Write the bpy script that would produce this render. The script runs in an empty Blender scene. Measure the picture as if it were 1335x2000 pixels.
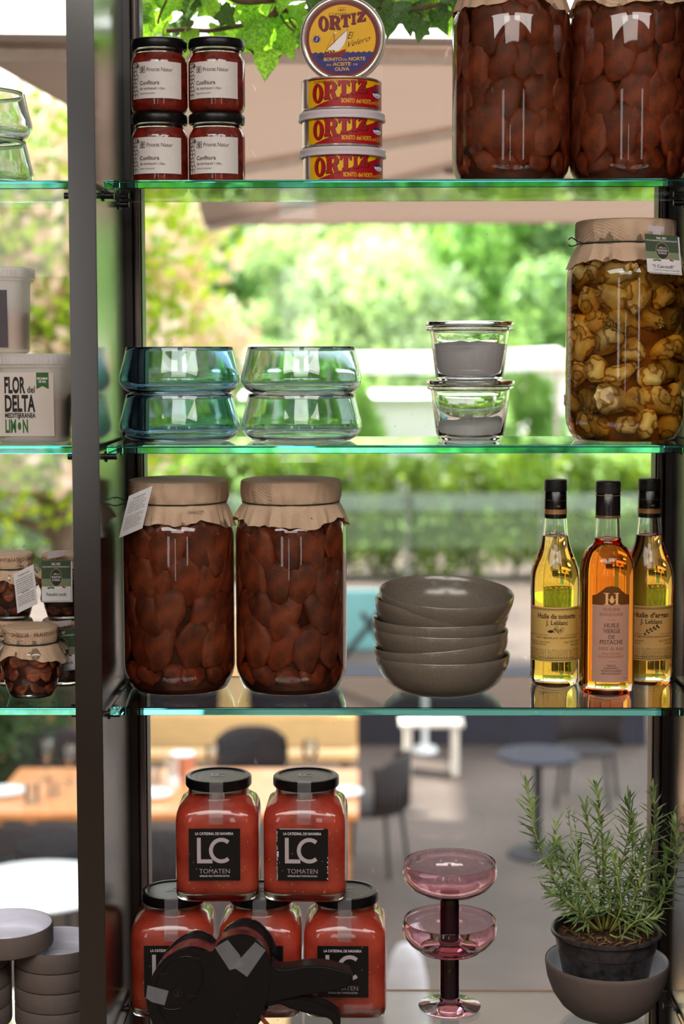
import bpy, bmesh, math, random
import numpy as np
from mathutils import Vector, Matrix, Euler
from mathutils.geometry import tessellate_polygon
random.seed(7); rng = np.random.RandomState(7)
PI = math.pi
SC = bpy.context.scene
COL = SC.collection

# ------------------------------------------------------------------ camera, sky, sun, fill lights, exposure
ZC = 1.55
FPX = 3300.0
cd = bpy.data.cameras.new('camera'); cam = bpy.data.objects.new('camera', cd); COL.objects.link(cam)
cam.location = (0, 0, ZC)
RM = Matrix.Rotation(math.radians(0.82), 3, 'Z') @ Matrix.Rotation(math.radians(90 - 4.34), 3, 'X') @ Matrix.Rotation(-0.002, 3, 'Z')
cam.rotation_euler = RM.to_euler()
cd.sensor_fit = 'AUTO'; cd.sensor_width = 36.0; cd.lens = FPX * 36.0 / 2000.0
cd.shift_x = 0.0; cd.shift_y = -76.0 / 2000.0
cd.clip_start = 0.05; cd.clip_end = 400
cd.dof.use_dof = True; cd.dof.focus_distance = 2.22; cd.dof.aperture_fstop = 4.0; cd.dof.aperture_blades = 0
SC.camera = cam

W = bpy.data.worlds.new('sky'); SC.world = W; W.use_nodes = True
nt = W.node_tree; nt.nodes.clear()
wo = nt.nodes.new('ShaderNodeOutputWorld'); bg = nt.nodes.new('ShaderNodeBackground')
tc = nt.nodes.new('ShaderNodeTexCoord'); sx = nt.nodes.new('ShaderNodeSeparateXYZ'); rp = nt.nodes.new('ShaderNodeValToRGB')
nt.links.new(tc.outputs['Generated'], sx.inputs[0]); nt.links.new(sx.outputs['Z'], rp.inputs[0])
rp.color_ramp.elements[0].position = 0.0; rp.color_ramp.elements[0].color = (1.0, 0.98, 0.95, 1)
rp.color_ramp.elements[1].position = 0.9; rp.color_ramp.elements[1].color = (0.86, 0.93, 1.0, 1)
nt.links.new(rp.outputs[0], bg.inputs[0]); bg.inputs[1].default_value = 2.7
nt.links.new(bg.outputs[0], wo.inputs[0])

SUN_DIR = Vector((-0.60, 0.25, 0.76)).normalized()       # towards the sun
sl = bpy.data.lights.new('sun', 'SUN'); sl.energy = 17.0; sl.angle = math.radians(0.6); sl.color = (1.0, 0.95, 0.86)
so = bpy.data.objects.new('sun', sl); COL.objects.link(so); so.rotation_euler = SUN_DIR.to_track_quat('Z', 'Y').to_euler(); so.location = (-20, 10, 25)

def area(name, loc, rot, sx_, sy_, power, col=(1, 0.95, 0.88)):
    l = bpy.data.lights.new(name, 'AREA'); l.shape = 'RECTANGLE'; l.size = sx_; l.size_y = sy_; l.energy = power; l.color = col
    o = bpy.data.objects.new(name, l); COL.objects.link(o); o.location = loc; o.rotation_euler = rot
    return o
area('ceiling_light_panel', (-0.9, 0.2, 2.88), (math.radians(25), 0, 0), 1.5, 0.9, 32)  # unseen soft lights added to brighten the fronts of the shelf goods
area('ceiling_light_panel', (1.0, 0.2, 2.88), (math.radians(25), 0, 0), 1.5, 0.9, 32)
area('ceiling_light_panel', (0.0, -0.9, 2.88), (math.radians(8), 0, 0), 1.6, 1.0, 26)

SC.view_settings.view_transform = 'Standard'; SC.view_settings.look = 'None'
SC.view_settings.gamma = 1.0; SC.view_settings.use_curve_mapping = False; SC.view_settings.exposure = 0.38
cy = SC.cycles
cy.max_bounces = 20; cy.transmission_bounces = 18; cy.glossy_bounces = 6; cy.diffuse_bounces = 4; cy.transparent_max_bounces = 40
cy.volume_bounces = 0; cy.caustics_reflective = False; cy.caustics_refractive = True; cy.blur_glossy = 0.6
cy.sample_clamp_indirect = 10.0; cy.use_denoising = True

# ------------------------------------------------------------------ measuring helpers
def ray(px, py):
    return RM @ Vector(((px - 667.5) / FPX, (924.0 - py) / FPX, -1.0))
def P(px, py, Y):
    d = ray(px, py); t = Y / d.y
    return Vector((d.x * t, Y, ZC + d.z * t))
RX = RM @ Vector((1, 0, 0)); FW = RM @ Vector((0, 0, -1))
def Xat(px, Y, Z):
    u = (px - 667.5) / FPX; z = Z - ZC
    return (u * (FW.y * Y + FW.z * z) - (RX.y * Y + RX.z * z)) / (RX.x - u * FW.x)
YF, YB = 2.13, 2.335          # shelf front and back edges
S1 = P(770, 350, YF).z; S2 = P(770, 869.5, YF).z; S3 = P(770, 1382, YF).z; S4 = P(770, 2049, YF).z
SH = [S1, S2, S3, S4]
GZ = ZC - 3.65                # terrace level

# ------------------------------------------------------------------ object helpers
def link(o): COL.objects.link(o); return o
def tag(o, label=None, cat=None, group=None, kind=None):
    if label: o['label'] = label
    if cat: o['category'] = cat
    if group: o['group'] = group
    if kind: o['kind'] = kind
    return o
def thing(name, label, cat, loc=(0, 0, 0), rz=0.0, group=None, rot=None):
    o = link(bpy.data.objects.new(name, None)); o.location = loc
    o.rotation_euler = rot if rot else (0, 0, rz); o.empty_display_size = 0.02
    return tag(o, label, cat, group)
def dup(root, loc, rz=0.0, label=None, rot=None, group=None):
    r = link(root.copy()); r.location = loc; r.rotation_euler = rot if rot else (0, 0, rz)
    if label: r['label'] = label
    if group: r['group'] = group
    for ch in list(root.children):
        c = link(ch.copy()); c.parent = r
        for g in list(ch.children):
            d = link(g.copy()); d.parent = c
    return r
def mob(name, verts, faces, mats, parent=None, smooth=True, sharp=None, mi=None, loc=None, rot=None):
    me = bpy.data.meshes.new(name); me.from_pydata([tuple(v) for v in verts], [], faces); 
    if not isinstance(mats, (list, tuple)): mats = [mats]
    for m in mats: me.materials.append(m)
    if mi is not None: me.polygons.foreach_set('material_index', mi)
    if smooth:
        me.polygons.foreach_set('use_smooth', [True] * len(me.polygons))
        if sharp: me.set_sharp_from_angle(angle=math.radians(sharp))
    me.update()
    o = link(bpy.data.objects.new(name, me))
    if parent: o.parent = parent
    if loc: o.location = loc
    if rot: o.rotation_euler = rot
    return o
def inst(src, name, parent, loc, rot=(0, 0, 0), sc=(1, 1, 1)):
    o = link(bpy.data.objects.new(name, src.data)); o.parent = parent; o.location = loc; o.rotation_euler = rot; o.scale = sc
    return o
def lathe_g(prof, seg=48, fn=None):
    vs, fs, rings = [], [], []
    for r, z in prof:
        if r <= 1e-6: rings.append([len(vs)]); vs.append((0, 0, z))
        else:
            s = len(vs); rings.append(list(range(s, s + seg)))
            for k in range(seg):
                a = 2 * PI * k / seg
                vs.append(fn(r, z, a) if fn else (r * math.cos(a), r * math.sin(a), z))
    ids = []
    for i in range(len(rings) - 1):
        A, B = rings[i], rings[i + 1]
        for k in range(seg):
            k2 = (k + 1) % seg
            if len(A) == 1 and len(B) == 1: continue
            if len(A) == 1: fs.append((A[0], B[k2], B[k]))
            elif len(B) == 1: fs.append((A[k], A[k2], B[0]))
            else: fs.append((A[k], A[k2], B[k2], B[k]))
            ids.append(i)
    return vs, fs, ids
def lathe(name, prof, mat, parent=None, seg=48, sharp=40, fn=None, mids=None, **kw):
    vs, fs, ids = lathe_g(prof, seg, fn)
    mi = [mids[i] for i in ids] if mids else None
    return mob(name, vs, fs, mat, parent, True, sharp, mi, **kw)
def sq_fn(n):
    """rounded-square cross section"""
    def f(r, z, a):
        c, s = math.cos(a), math.sin(a)
        k = (abs(c) ** n + abs(s) ** n) ** (-1.0 / n)
        return (r * c * k, r * s * k, z)
    return f
def loft_sq(name, prof, mat, parent=None, seg=64, sharp=45, mids=None, **kw):
    """prof: (half width, exponent, z); exponent 2 = circle, 8 = nearly square"""
    vs, fs, rings = [], [], []; ids = []
    for h, n, z in prof:
        if h <= 1e-6: rings.append([len(vs)]); vs.append((0, 0, z)); continue
        s = len(vs); rings.append(list(range(s, s + seg))); f = sq_fn(n)
        # spread the angles so that the corners get points
        for k in range(seg):
            a = 2 * PI * k / seg
            vs.append(f(h, z, a))
    for i in range(len(rings) - 1):
        A, B = rings[i], rings[i + 1]
        for k in range(seg):
            k2 = (k + 1) % seg
            if len(A) == 1: fs.append((A[0], B[k2], B[k]))
            elif len(B) == 1: fs.append((A[k], A[k2], B[0]))
            else: fs.append((A[k], A[k2], B[k2], B[k]))
            ids.append(i)
    mi = [mids[i] for i in ids] if mids else None
    return mob(name, vs, fs, mat, parent, True, sharp, mi, **kw)
def box_g(x0, x1, y0, y1, z0, z1):
    v = [(x, y, z) for z in (z0, z1) for y in (y0, y1) for x in (x0, x1)]
    f = [(0, 2, 3, 1), (4, 5, 7, 6), (0, 1, 5, 4), (2, 6, 7, 3), (0, 4, 6, 2), (1, 3, 7, 5)]
    return v, f
def box(name, x0, x1, y0, y1, z0, z1, mat, parent=None, bev=0.0, seg=2, **kw):
    if bev <= 0:
        v, f = box_g(x0, x1, y0, y1, z0, z1); return mob(name, v, f, mat, parent, False, **kw)
    bm = bmesh.new(); v, f = box_g(x0, x1, y0, y1, z0, z1)
    vv = [bm.verts.new(p) for p in v]; [bm.faces.new([vv[i] for i in q]) for q in f]
    bmesh.ops.bevel(bm, geom=bm.edges[:], offset=bev, segments=seg, affect='EDGES')
    return from_bm(name, bm, mat, parent, 35, **kw)
def from_bm(name, bm, mats, parent=None, sharp=35, **kw):
    bmesh.ops.recalc_face_normals(bm, faces=bm.faces[:])
    vs = [tuple(v.co) for v in bm.verts]; bm.verts.index_update(); fs = [[v.index for v in f.verts] for f in bm.faces]; mi = [f.material_index for f in bm.faces]
    bm.free(); return mob(name, vs, fs, mats, parent, True, sharp, mi, **kw)
def prism(name, pts, y0, y1, mat, parent=None, bev=0.0, seg=2, **kw):
    """outline (x, z) extruded along y"""
    bm = bmesh.new(); n = len(pts)
    A = [bm.verts.new((x, y0, z)) for x, z in pts]; B = [bm.verts.new((x, y1, z)) for x, z in pts]
    bm.faces.new(A); bm.faces.new(B[::-1])
    for i in range(n): bm.faces.new((A[i], B[i], B[(i + 1) % n], A[(i + 1) % n]))
    bmesh.ops.recalc_face_normals(bm, faces=bm.faces[:])
    if bev > 0:
        es = [e for e in bm.edges if abs(e.verts[0].co.y - e.verts[1].co.y) < 1e-7]
        bmesh.ops.bevel(bm, geom=es, offset=bev, segments=seg, affect='EDGES', clamp_overlap=True)
    return from_bm(name, bm, mat, parent, 30, **kw)
def tube_g(pts, rad, seg=8, vs=None, fs=None, cap=True, flat=1.0):
    if vs is None: vs, fs = [], []
    pts = [Vector(p) for p in pts]; n = len(pts)
    rads = rad if isinstance(rad, (list, tuple)) else [rad] * n
    t0 = (pts[1] - pts[0]).normalized(); up = Vector((0, 0, 1)) if abs(t0.z) < 0.9 else Vector((1, 0, 0))
    nrm = t0.cross(up).normalized(); base = len(vs)
    for i, p in enumerate(pts):
        t = (pts[min(i + 1, n - 1)] - pts[max(i - 1, 0)]).normalized()
        nrm = (nrm - t * nrm.dot(t)).normalized(); b = t.cross(nrm)
        for k in range(seg):
            a = 2 * PI * k / seg
            vs.append(tuple(p + (nrm * math.cos(a) + b * math.sin(a) * flat) * rads[i]))
    for i in range(n - 1):
        for k in range(seg):
            k2 = (k + 1) % seg
            fs.append((base + i * seg + k, base + i * seg + k2, base + (i + 1) * seg + k2, base + (i + 1) * seg + k))
    if cap:
        fs.append(tuple(base + k for k in range(seg))[::-1]); fs.append(tuple(base + (n - 1) * seg + k for k in range(seg)))
    return vs, fs
def tube(name, pts, rad, mat, parent=None, seg=8, **kw):
    vs, fs = tube_g(pts, rad, seg); return mob(name, vs, fs, mat, parent, True, 50, **kw)
def ring_pts(r, z, n=40, fn=None):
    return [((r + (fn(a) if fn else 0)) * math.cos(a), (r + (fn(a) if fn else 0)) * math.sin(a), z) for a in [2 * PI * k / n for k in range(n + 1)]]
def smooth_line(pts, sub=6):
    out = []; n = len(pts); pts = [Vector(p) for p in pts]
    for i in range(n - 1):
        p0, p1, p2, p3 = pts[max(i - 1, 0)], pts[i], pts[i + 1], pts[min(i + 2, n - 1)]
        for k in range(sub):
            t = k / sub
            out.append(0.5 * ((2 * p1) + (p2 - p0) * t + (2 * p0 - 5 * p1 + 4 * p2 - p3) * t * t + (3 * p1 - p0 - 3 * p2 + p3) * t ** 3))
    out.append(pts[-1]); return out
def smooth_loop(pts, sub=5):
    n = len(pts); pts = [Vector((p[0], p[1], 0)) for p in pts]; out = []
    for i in range(n):
        p0, p1, p2, p3 = pts[i - 1], pts[i], pts[(i + 1) % n], pts[(i + 2) % n]
        for k in range(sub):
            t = k / sub
            q = 0.5 * ((2 * p1) + (p2 - p0) * t + (2 * p0 - 5 * p1 + 4 * p2 - p3) * t * t + (3 * p1 - p0 - 3 * p2 + p3) * t ** 3)
            out.append((q.x, q.y))
    return out

# ------------------------------------------------------------------ materials
def srgb(*c):
    return tuple(((x / 255) / 12.92 if x <= 10.3 else ((x / 255 + 0.055) / 1.055) ** 2.4) for x in c) + (1.0,)
def newmat(name):
    m = bpy.data.materials.new(name); m.use_nodes = True; t = m.node_tree; t.nodes.clear()
    out = t.nodes.new('ShaderNodeOutputMaterial'); return m, t, out
def pmat(name, col, rough=0.5, metal=0.0, trans=0.0, ior=1.45, var=0.12, scale=40.0, bump=0.0, bscale=None, spec=0.5, sss=0.0, sssr=(0.01, 0.004, 0.002), coat=0.0, stretch=None, col2=None, objrand=0.0, bdist=0.002, coatr=0.03):
    m, t, out = newmat(name); p = t.nodes.new('ShaderNodeBsdfPrincipled')
    t.links.new(p.outputs[0], out.inputs[0])
    p.inputs['Roughness'].default_value = rough; p.inputs['Metallic'].default_value = metal; p.inputs['IOR'].default_value = ior
    p.inputs['Transmission Weight'].default_value = trans; p.inputs['Specular IOR Level'].default_value = spec; p.inputs['Coat Weight'].default_value = coat; p.inputs['Coat Roughness'].default_value = coatr
    if sss: p.inputs['Subsurface Weight'].default_value = sss; p.inputs['Subsurface Radius'].default_value = sssr; p.inputs['Subsurface Scale'].default_value = 1.0
    tcn = t.nodes.new('ShaderNodeTexCoord'); src = tcn.outputs['Object']
    if stretch:
        mp = t.nodes.new('ShaderNodeMapping'); mp.inputs['Scale'].default_value = stretch; t.links.new(src, mp.inputs[0]); src = mp.outputs[0]
    if var > 0 or col2:
        n = t.nodes.new('ShaderNodeTexNoise'); n.inputs['Scale'].default_value = scale; n.inputs['Detail'].default_value = 4; t.links.new(src, n.inputs['Vector'])
        r = t.nodes.new('ShaderNodeValToRGB'); r.color_ramp.elements[0].position = 0.3; r.color_ramp.elements[1].position = 0.7
        a = col; b = col2 if col2 else col
        r.color_ramp.elements[0].color = tuple(x * (1 - var) for x in a[:3]) + (1,); r.color_ramp.elements[1].color = tuple(min(1, x * (1 + var)) for x in b[:3]) + (1,)
        t.links.new(n.outputs['Fac'], r.inputs[0]); cs = r.outputs[0]
        if objrand:
            oi = t.nodes.new('ShaderNodeObjectInfo'); mr = t.nodes.new('ShaderNodeMapRange'); mr.inputs[3].default_value = 1 - objrand; mr.inputs[4].default_value = 1 + objrand
            t.links.new(oi.outputs['Random'], mr.inputs[0]); mx = t.nodes.new('ShaderNodeVectorMath'); mx.operation = 'SCALE'
            t.links.new(cs, mx.inputs[0]); t.links.new(mr.outputs[0], mx.inputs['Scale']); cs = mx.outputs[0]
        t.links.new(cs, p.inputs['Base Color'])
    else: p.inputs['Base Color'].default_value = col
    if bump > 0:
        n2 = t.nodes.new('ShaderNodeTexNoise'); n2.inputs['Scale'].default_value = bscale or scale; n2.inputs['Detail'].default_value = 3; t.links.new(src, n2.inputs['Vector'])
        b = t.nodes.new('ShaderNodeBump'); b.inputs['Strength'].default_value = bump; b.inputs['Distance'].default_value = bdist
        t.links.new(n2.outputs['Fac'], b.inputs['Height']); t.links.new(b.outputs[0], p.inputs['Normal'])
    return m
def glassmat(name, col=(0.97, 0.985, 0.975, 1), rough=0.0, ior=1.5):
    m, t, out = newmat(name); p = t.nodes.new('ShaderNodeBsdfPrincipled'); t.links.new(p.outputs[0], out.inputs[0])
    p.inputs['Base Color'].default_value = col; p.inputs['Roughness'].default_value = rough; p.inputs['IOR'].default_value = ior; p.inputs['Transmission Weight'].default_value = 1.0
    return m
def thinglass(name, col=(0.96, 0.98, 0.97, 1), dust=0.0, dscale=60.0, ior=1.45):
    """a pane: straight-through transmission, mirror reflection by Fresnel, dust specks on it"""
    m, t, out = newmat(name); tr = t.nodes.new('ShaderNodeBsdfTransparent'); gl = t.nodes.new('ShaderNodeBsdfGlossy'); fr = t.nodes.new('ShaderNodeFresnel'); mx = t.nodes.new('ShaderNodeMixShader')
    tr.inputs[0].default_value = col; gl.inputs['Roughness'].default_value = 0.0; fr.inputs[0].default_value = ior
    t.links.new(fr.outputs[0], mx.inputs[0]); t.links.new(tr.outputs[0], mx.inputs[1]); t.links.new(gl.outputs[0], mx.inputs[2]); last = mx.outputs[0]
    if dust > 0:
        tcn = t.nodes.new('ShaderNodeTexCoord'); vo = t.nodes.new('ShaderNodeTexVoronoi'); vo.inputs['Scale'].default_value = dscale
        t.links.new(tcn.outputs['Object'], vo.inputs['Vector'])
        sc = t.nodes.new('ShaderNodeSeparateColor'); t.links.new(vo.outputs['Color'], sc.inputs[0])
        rr = t.nodes.new('ShaderNodeMath'); rr.operation = 'MULTIPLY'; rr.inputs[1].default_value = 0.09; t.links.new(sc.outputs[0], rr.inputs[0])
        lt = t.nodes.new('ShaderNodeMath'); lt.operation = 'LESS_THAN'; t.links.new(vo.outputs['Distance'], lt.inputs[0]); t.links.new(rr.outputs[0], lt.inputs[1])
        nz = t.nodes.new('ShaderNodeTexNoise'); nz.inputs['Scale'].default_value = 5.0; t.links.new(tcn.outputs['Object'], nz.inputs['Vector'])
        cr = t.nodes.new('ShaderNodeMapRange'); cr.inputs[1].default_value = 0.5; cr.inputs[2].default_value = 0.75; t.links.new(nz.outputs['Fac'], cr.inputs[0])
        ml = t.nodes.new('ShaderNodeMath'); ml.operation = 'MULTIPLY'; t.links.new(lt.outputs[0], ml.inputs[0]); t.links.new(cr.outputs[0], ml.inputs[1])
        ad = t.nodes.new('ShaderNodeMath'); ad.operation = 'MULTIPLY_ADD'; ad.inputs[1].default_value = dust; ad.inputs[2].default_value = 0.004; t.links.new(ml.outputs[0], ad.inputs[0])
        df = t.nodes.new('ShaderNodeBsdfDiffuse'); df.inputs[0].default_value = (0.9, 0.9, 0.9, 1); tl = t.nodes.new('ShaderNodeBsdfTranslucent'); tl.inputs[0].default_value = (0.9, 0.9, 0.9, 1)
        m3 = t.nodes.new('ShaderNodeMixShader'); t.links.new(df.outputs[0], m3.inputs[1]); t.links.new(tl.outputs[0], m3.inputs[2])
        m2 = t.nodes.new('ShaderNodeMixShader'); t.links.new(ad.outputs[0], m2.inputs[0]); t.links.new(last, m2.inputs[1]); t.links.new(m3.outputs[0], m2.inputs[2]); last = m2.outputs[0]
    t.links.new(last, out.inputs[0]); return m
def volmat(name, col, dens):
    """oil: only absorbs, its surface has the glass's own index"""
    m, t, out = newmat(name); v = t.nodes.new('ShaderNodeVolumeAbsorption'); v.inputs[0].default_value = col; v.inputs[1].default_value = dens
    tr = t.nodes.new('ShaderNodeBsdfTransparent'); t.links.new(tr.outputs[0], out.inputs[0]); t.links.new(v.outputs[0], out.inputs['Volume']); return m
def leafmat(name, c1, c2, transl=0.45, scale=1.5, rough=0.5, tboost=1.3, c3=None, spec=0.3):
    m, t, out = newmat(name); p = t.nodes.new('ShaderNodeBsdfPrincipled'); p.inputs['Roughness'].default_value = rough; p.inputs['Specular IOR Level'].default_value = spec
    tl = t.nodes.new('ShaderNodeBsdfTranslucent'); mx = t.nodes.new('ShaderNodeMixShader'); mx.inputs[0].default_value = transl
    tcn = t.nodes.new('ShaderNodeTexCoord'); n = t.nodes.new('ShaderNodeTexNoise'); n.inputs['Scale'].default_value = scale; n.inputs['Detail'].default_value = 5
    oi = t.nodes.new('ShaderNodeObjectInfo'); ad = t.nodes.new('ShaderNodeVectorMath'); ad.operation = 'ADD'
    t.links.new(tcn.outputs['Object'], ad.inputs[0]); t.links.new(oi.outputs['Random'], ad.inputs[1]); t.links.new(ad.outputs[0], n.inputs['Vector'])
    r = t.nodes.new('ShaderNodeValToRGB'); r.color_ramp.elements[0].position = 0.36; r.color_ramp.elements[1].position = 0.62
    r.color_ramp.elements[0].color = c1; r.color_ramp.elements[1].color = c2
    if c3: e = r.color_ramp.elements.new(0.72); e.color = c3
    t.links.new(n.outputs['Fac'], r.inputs[0]); t.links.new(r.outputs[0], p.inputs['Base Color'])
    br = t.nodes.new('ShaderNodeMix'); br.data_type = 'RGBA'; br.blend_type = 'MULTIPLY'; br.inputs[0].default_value = 1.0; br.inputs[7].default_value = (tboost, tboost, tboost * 0.6, 1)
    t.links.new(r.outputs[0], br.inputs[6]); t.links.new(br.outputs[2], tl.inputs[0])
    t.links.new(p.outputs[0], mx.inputs[1]); t.links.new(tl.outputs[0], mx.inputs[2]); t.links.new(mx.outputs[0], out.inputs[0]); return m
def translmat(name, col, tcol, w, rough=0.5, var=0.08, scale=60, transp=0.0, stretch=None):
    m, t, out = newmat(name); p = t.nodes.new('ShaderNodeBsdfPrincipled'); p.inputs['Roughness'].default_value = rough
    tl = t.nodes.new('ShaderNodeBsdfTranslucent'); tl.inputs[0].default_value = tcol; mx = t.nodes.new('ShaderNodeMixShader'); mx.inputs[0].default_value = w
    tcn = t.nodes.new('ShaderNodeTexCoord'); n = t.nodes.new('ShaderNodeTexNoise'); n.inputs['Scale'].default_value = scale
    if stretch:
        mp = t.nodes.new('ShaderNodeMapping'); mp.inputs['Scale'].default_value = stretch; t.links.new(tcn.outputs['Object'], mp.inputs[0]); t.links.new(mp.outputs[0], n.inputs['Vector'])
    else: t.links.new(tcn.outputs['Object'], n.inputs['Vector'])
    r = t.nodes.new('ShaderNodeValToRGB'); r.color_ramp.elements[0].position = 0.3; r.color_ramp.elements[1].position = 0.7
    r.color_ramp.elements[0].color = tuple(x * (1 - var) for x in col[:3]) + (1,); r.color_ramp.elements[1].color = tuple(min(1, x * (1 + var)) for x in col[:3]) + (1,)
    t.links.new(n.outputs['Fac'], r.inputs[0]); t.links.new(r.outputs[0], p.inputs['Base Color'])
    t.links.new(p.outputs[0], mx.inputs[1]); t.links.new(tl.outputs[0], mx.inputs[2]); last = mx.outputs[0]
    if transp > 0:
        tr = t.nodes.new('ShaderNodeBsdfTransparent'); m2 = t.nodes.new('ShaderNodeMixShader'); m2.inputs[0].default_value = transp
        t.links.new(last, m2.inputs[1]); t.links.new(tr.outputs[0], m2.inputs[2]); last = m2.outputs[0]
    t.links.new(last, out.inputs[0]); return m
def ink(name, *c, rough=0.6): return pmat(name, srgb(*c), rough, var=0.04, scale=300)

M = {}
M['post'] = pmat('dark_powder_coat', srgb(22, 19, 19), 0.2, var=0.10, scale=25, bump=0.3, bscale=350, spec=1.0, coat=1.0, bdist=0.00008, coatr=0.2)
M['frame'] = pmat('black_frame_paint', srgb(34, 29, 30), 0.35, var=0.1, scale=20, spec=0.5)
M['bead'] = pmat('brown_glazing_bead', srgb(110, 96, 92), 0.3, var=0.1, scale=30)
M['pin'] = pmat('black_pin_plastic', srgb(18, 18, 20), 0.35, var=0.1)
M['pane'] = thinglass('window_glass', dust=0.55, dscale=70.0)
M['clear'] = glassmat('clear_glass')
M['green_clear'] = glassmat('greenish_clear_glass', (0.93, 0.985, 0.95, 1))
M['teal_bowl'] = glassmat('smoky_teal_glass', (0.46, 0.66, 0.78, 1))
M['pink'] = glassmat('pink_glass', (0.92, 0.67, 0.73, 1))
M['foot'] = glassmat('plum_glass', (0.62, 0.30, 0.40, 1)); M['bottle'] = glassmat('bottle_glass', (0.985, 0.99, 0.985, 1), ior=1.36)
M['plum'] = pmat('dark_plum_glass', srgb(28, 10, 20), 0.04, var=0.1, spec=0.6, coat=0.5)
M['black_lid'] = pmat('black_lacquer_lid', srgb(14, 13, 14), 0.3, var=0.05, bump=0.3, bscale=900, spec=0.25, bdist=0.0002)
M['paper_label'] = pmat('white_label_paper', srgb(206, 198, 194), 0.6, var=0.03, scale=200)
M['kraft'] = translmat('striped_kraft_paper', srgb(226, 194, 164), srgb(220, 150, 90), 0.28, rough=0.7, var=0.16, scale=9, stretch=(40, 40, 400))
# crumpled, finely striped paper
t_ = M['kraft'].node_tree; p_ = [n for n in t_.nodes if n.type == 'BSDF_PRINCIPLED'][0]; tc_ = t_.nodes.new('ShaderNodeTexCoord')
vo_ = t_.nodes.new('ShaderNodeTexVoronoi'); vo_.inputs['Scale'].default_value = 34.0; nz_ = t_.nodes.new('ShaderNodeTexNoise'); nz_.inputs['Scale'].default_value = 20.0
mx_ = t_.nodes.new('ShaderNodeMix'); mx_.data_type = 'VECTOR'; mx_.inputs[0].default_value = 0.06
t_.links.new(tc_.outputs['Object'], nz_.inputs['Vector']); t_.links.new(tc_.outputs['Object'], mx_.inputs[4]); t_.links.new(nz_.outputs['Color'], mx_.inputs[5]); t_.links.new(mx_.outputs[1], vo_.inputs['Vector'])
bu_ = t_.nodes.new('ShaderNodeBump'); bu_.inputs['Strength'].default_value = 0.55; bu_.inputs['Distance'].default_value = 0.005; t_.links.new(vo_.outputs['Distance'], bu_.inputs['Height']); t_.links.new(bu_.outputs[0], p_.inputs['Normal'])
wv_ = t_.nodes.new('ShaderNodeTexWave'); wv_.inputs['Scale'].default_value = 170.0; wv_.inputs['Distortion'].default_value = 1.0; wv_.bands_direction = 'DIAGONAL'; t_.links.new(tc_.outputs['Object'], wv_.inputs['Vector'])
rp_ = [n for n in t_.nodes if n.type == 'VALTORGB'][0]; mm_ = t_.nodes.new('ShaderNodeMix'); mm_.data_type = 'RGBA'; mm_.blend_type = 'MULTIPLY'; mm_.inputs[0].default_value = 1.0
r2_ = t_.nodes.new('ShaderNodeValToRGB'); r2_.color_ramp.elements[0].color = (.74, .72, .70, 1); r2_.color_ramp.elements[1].color = (1, 1, 1, 1); t_.links.new(wv_.outputs['Fac'], r2_.inputs[0])
t_.links.new(rp_.outputs[0], mm_.inputs[6]); t_.links.new(r2_.outputs[0], mm_.inputs[7]); t_.links.new(mm_.outputs[2], p_.inputs['Base Color'])
M['string'] = pmat('dark_green_string', srgb(26, 40, 34), 0.8, var=0.2)
M['tag'] = translmat('tag_card', srgb(222, 220, 222), srgb(230, 225, 220), 0.2, rough=0.6, var=0.02)
M['ink_black'] = ink('black_ink', 24, 22, 24); M['ink_brown'] = ink('brown_ink', 62, 48, 36); M['ink_white'] = ink('white_ink', 228, 222, 224)
M['ink_grey'] = ink('grey_ink', 176, 164, 168); M['ink_green'] = ink('green_ink', 46, 92, 40)
M['green_patch'] = ink('tag_green', 46, 66, 40); M['green_mid'] = ink('tag_light_green', 110, 122, 92); M['tag_oval'] = ink('oval_dark', 34, 32, 28); M['oval_gold'] = ink('oval_gold', 150, 138, 100)
M['red_ink'] = ink('red_ink', 150, 36, 40)
M['tomato'] = pmat('dried_tomato_flesh', srgb(100, 46, 28), 0.5, var=0.35, scale=60, bump=0.5, bscale=120, col2=srgb(136, 68, 38), objrand=0.28, sss=0.15)
M['tomato_core'] = pmat('dark_oil_core', srgb(34, 12, 7), 0.5, var=0.3, scale=60, col2=srgb(70, 28, 12))
M['artichoke'] = pmat('artichoke_heart_flesh', srgb(176, 124, 18), 0.4, var=0.25, scale=30, bump=0.5, bscale=90, col2=srgb(226, 204, 140), objrand=0.5, sss=0.15)
t_ = M['artichoke'].node_tree; p_ = [n for n in t_.nodes if n.type == 'BSDF_PRINCIPLED'][0]; lk_ = p_.inputs['Base Color'].links[0].from_socket
tc_ = t_.nodes.new('ShaderNodeTexCoord'); wv_ = t_.nodes.new('ShaderNodeTexWave'); wv_.wave_type = 'RINGS'; wv_.inputs['Scale'].default_value = 34.0; wv_.inputs['Distortion'].default_value = 4.0; wv_.inputs['Detail'].default_value = 2.0; wv_.inputs['Detail Scale'].default_value = 1.6
t_.links.new(tc_.outputs['Object'], wv_.inputs['Vector']); r2_ = t_.nodes.new('ShaderNodeValToRGB'); r2_.color_ramp.elements[0].position = .04; r2_.color_ramp.elements[0].color = (.42, .28, .10, 1); r2_.color_ramp.elements[1].position = .30; r2_.color_ramp.elements[1].color = (1, 1, 1, 1)
t_.links.new(wv_.outputs['Fac'], r2_.inputs[0]); mm_ = t_.nodes.new('ShaderNodeMix'); mm_.data_type = 'RGBA'; mm_.blend_type = 'MULTIPLY'; mm_.inputs[0].default_value = 1.0; t_.links.new(lk_, mm_.inputs[6]); t_.links.new(r2_.outputs[0], mm_.inputs[7]); t_.links.new(mm_.outputs[2], p_.inputs['Base Color'])
M['artichoke_core'] = pmat('olive_oil_core', srgb(50, 32, 4), 0.5, var=0.5, scale=30, col2=srgb(140, 94, 8))
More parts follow.
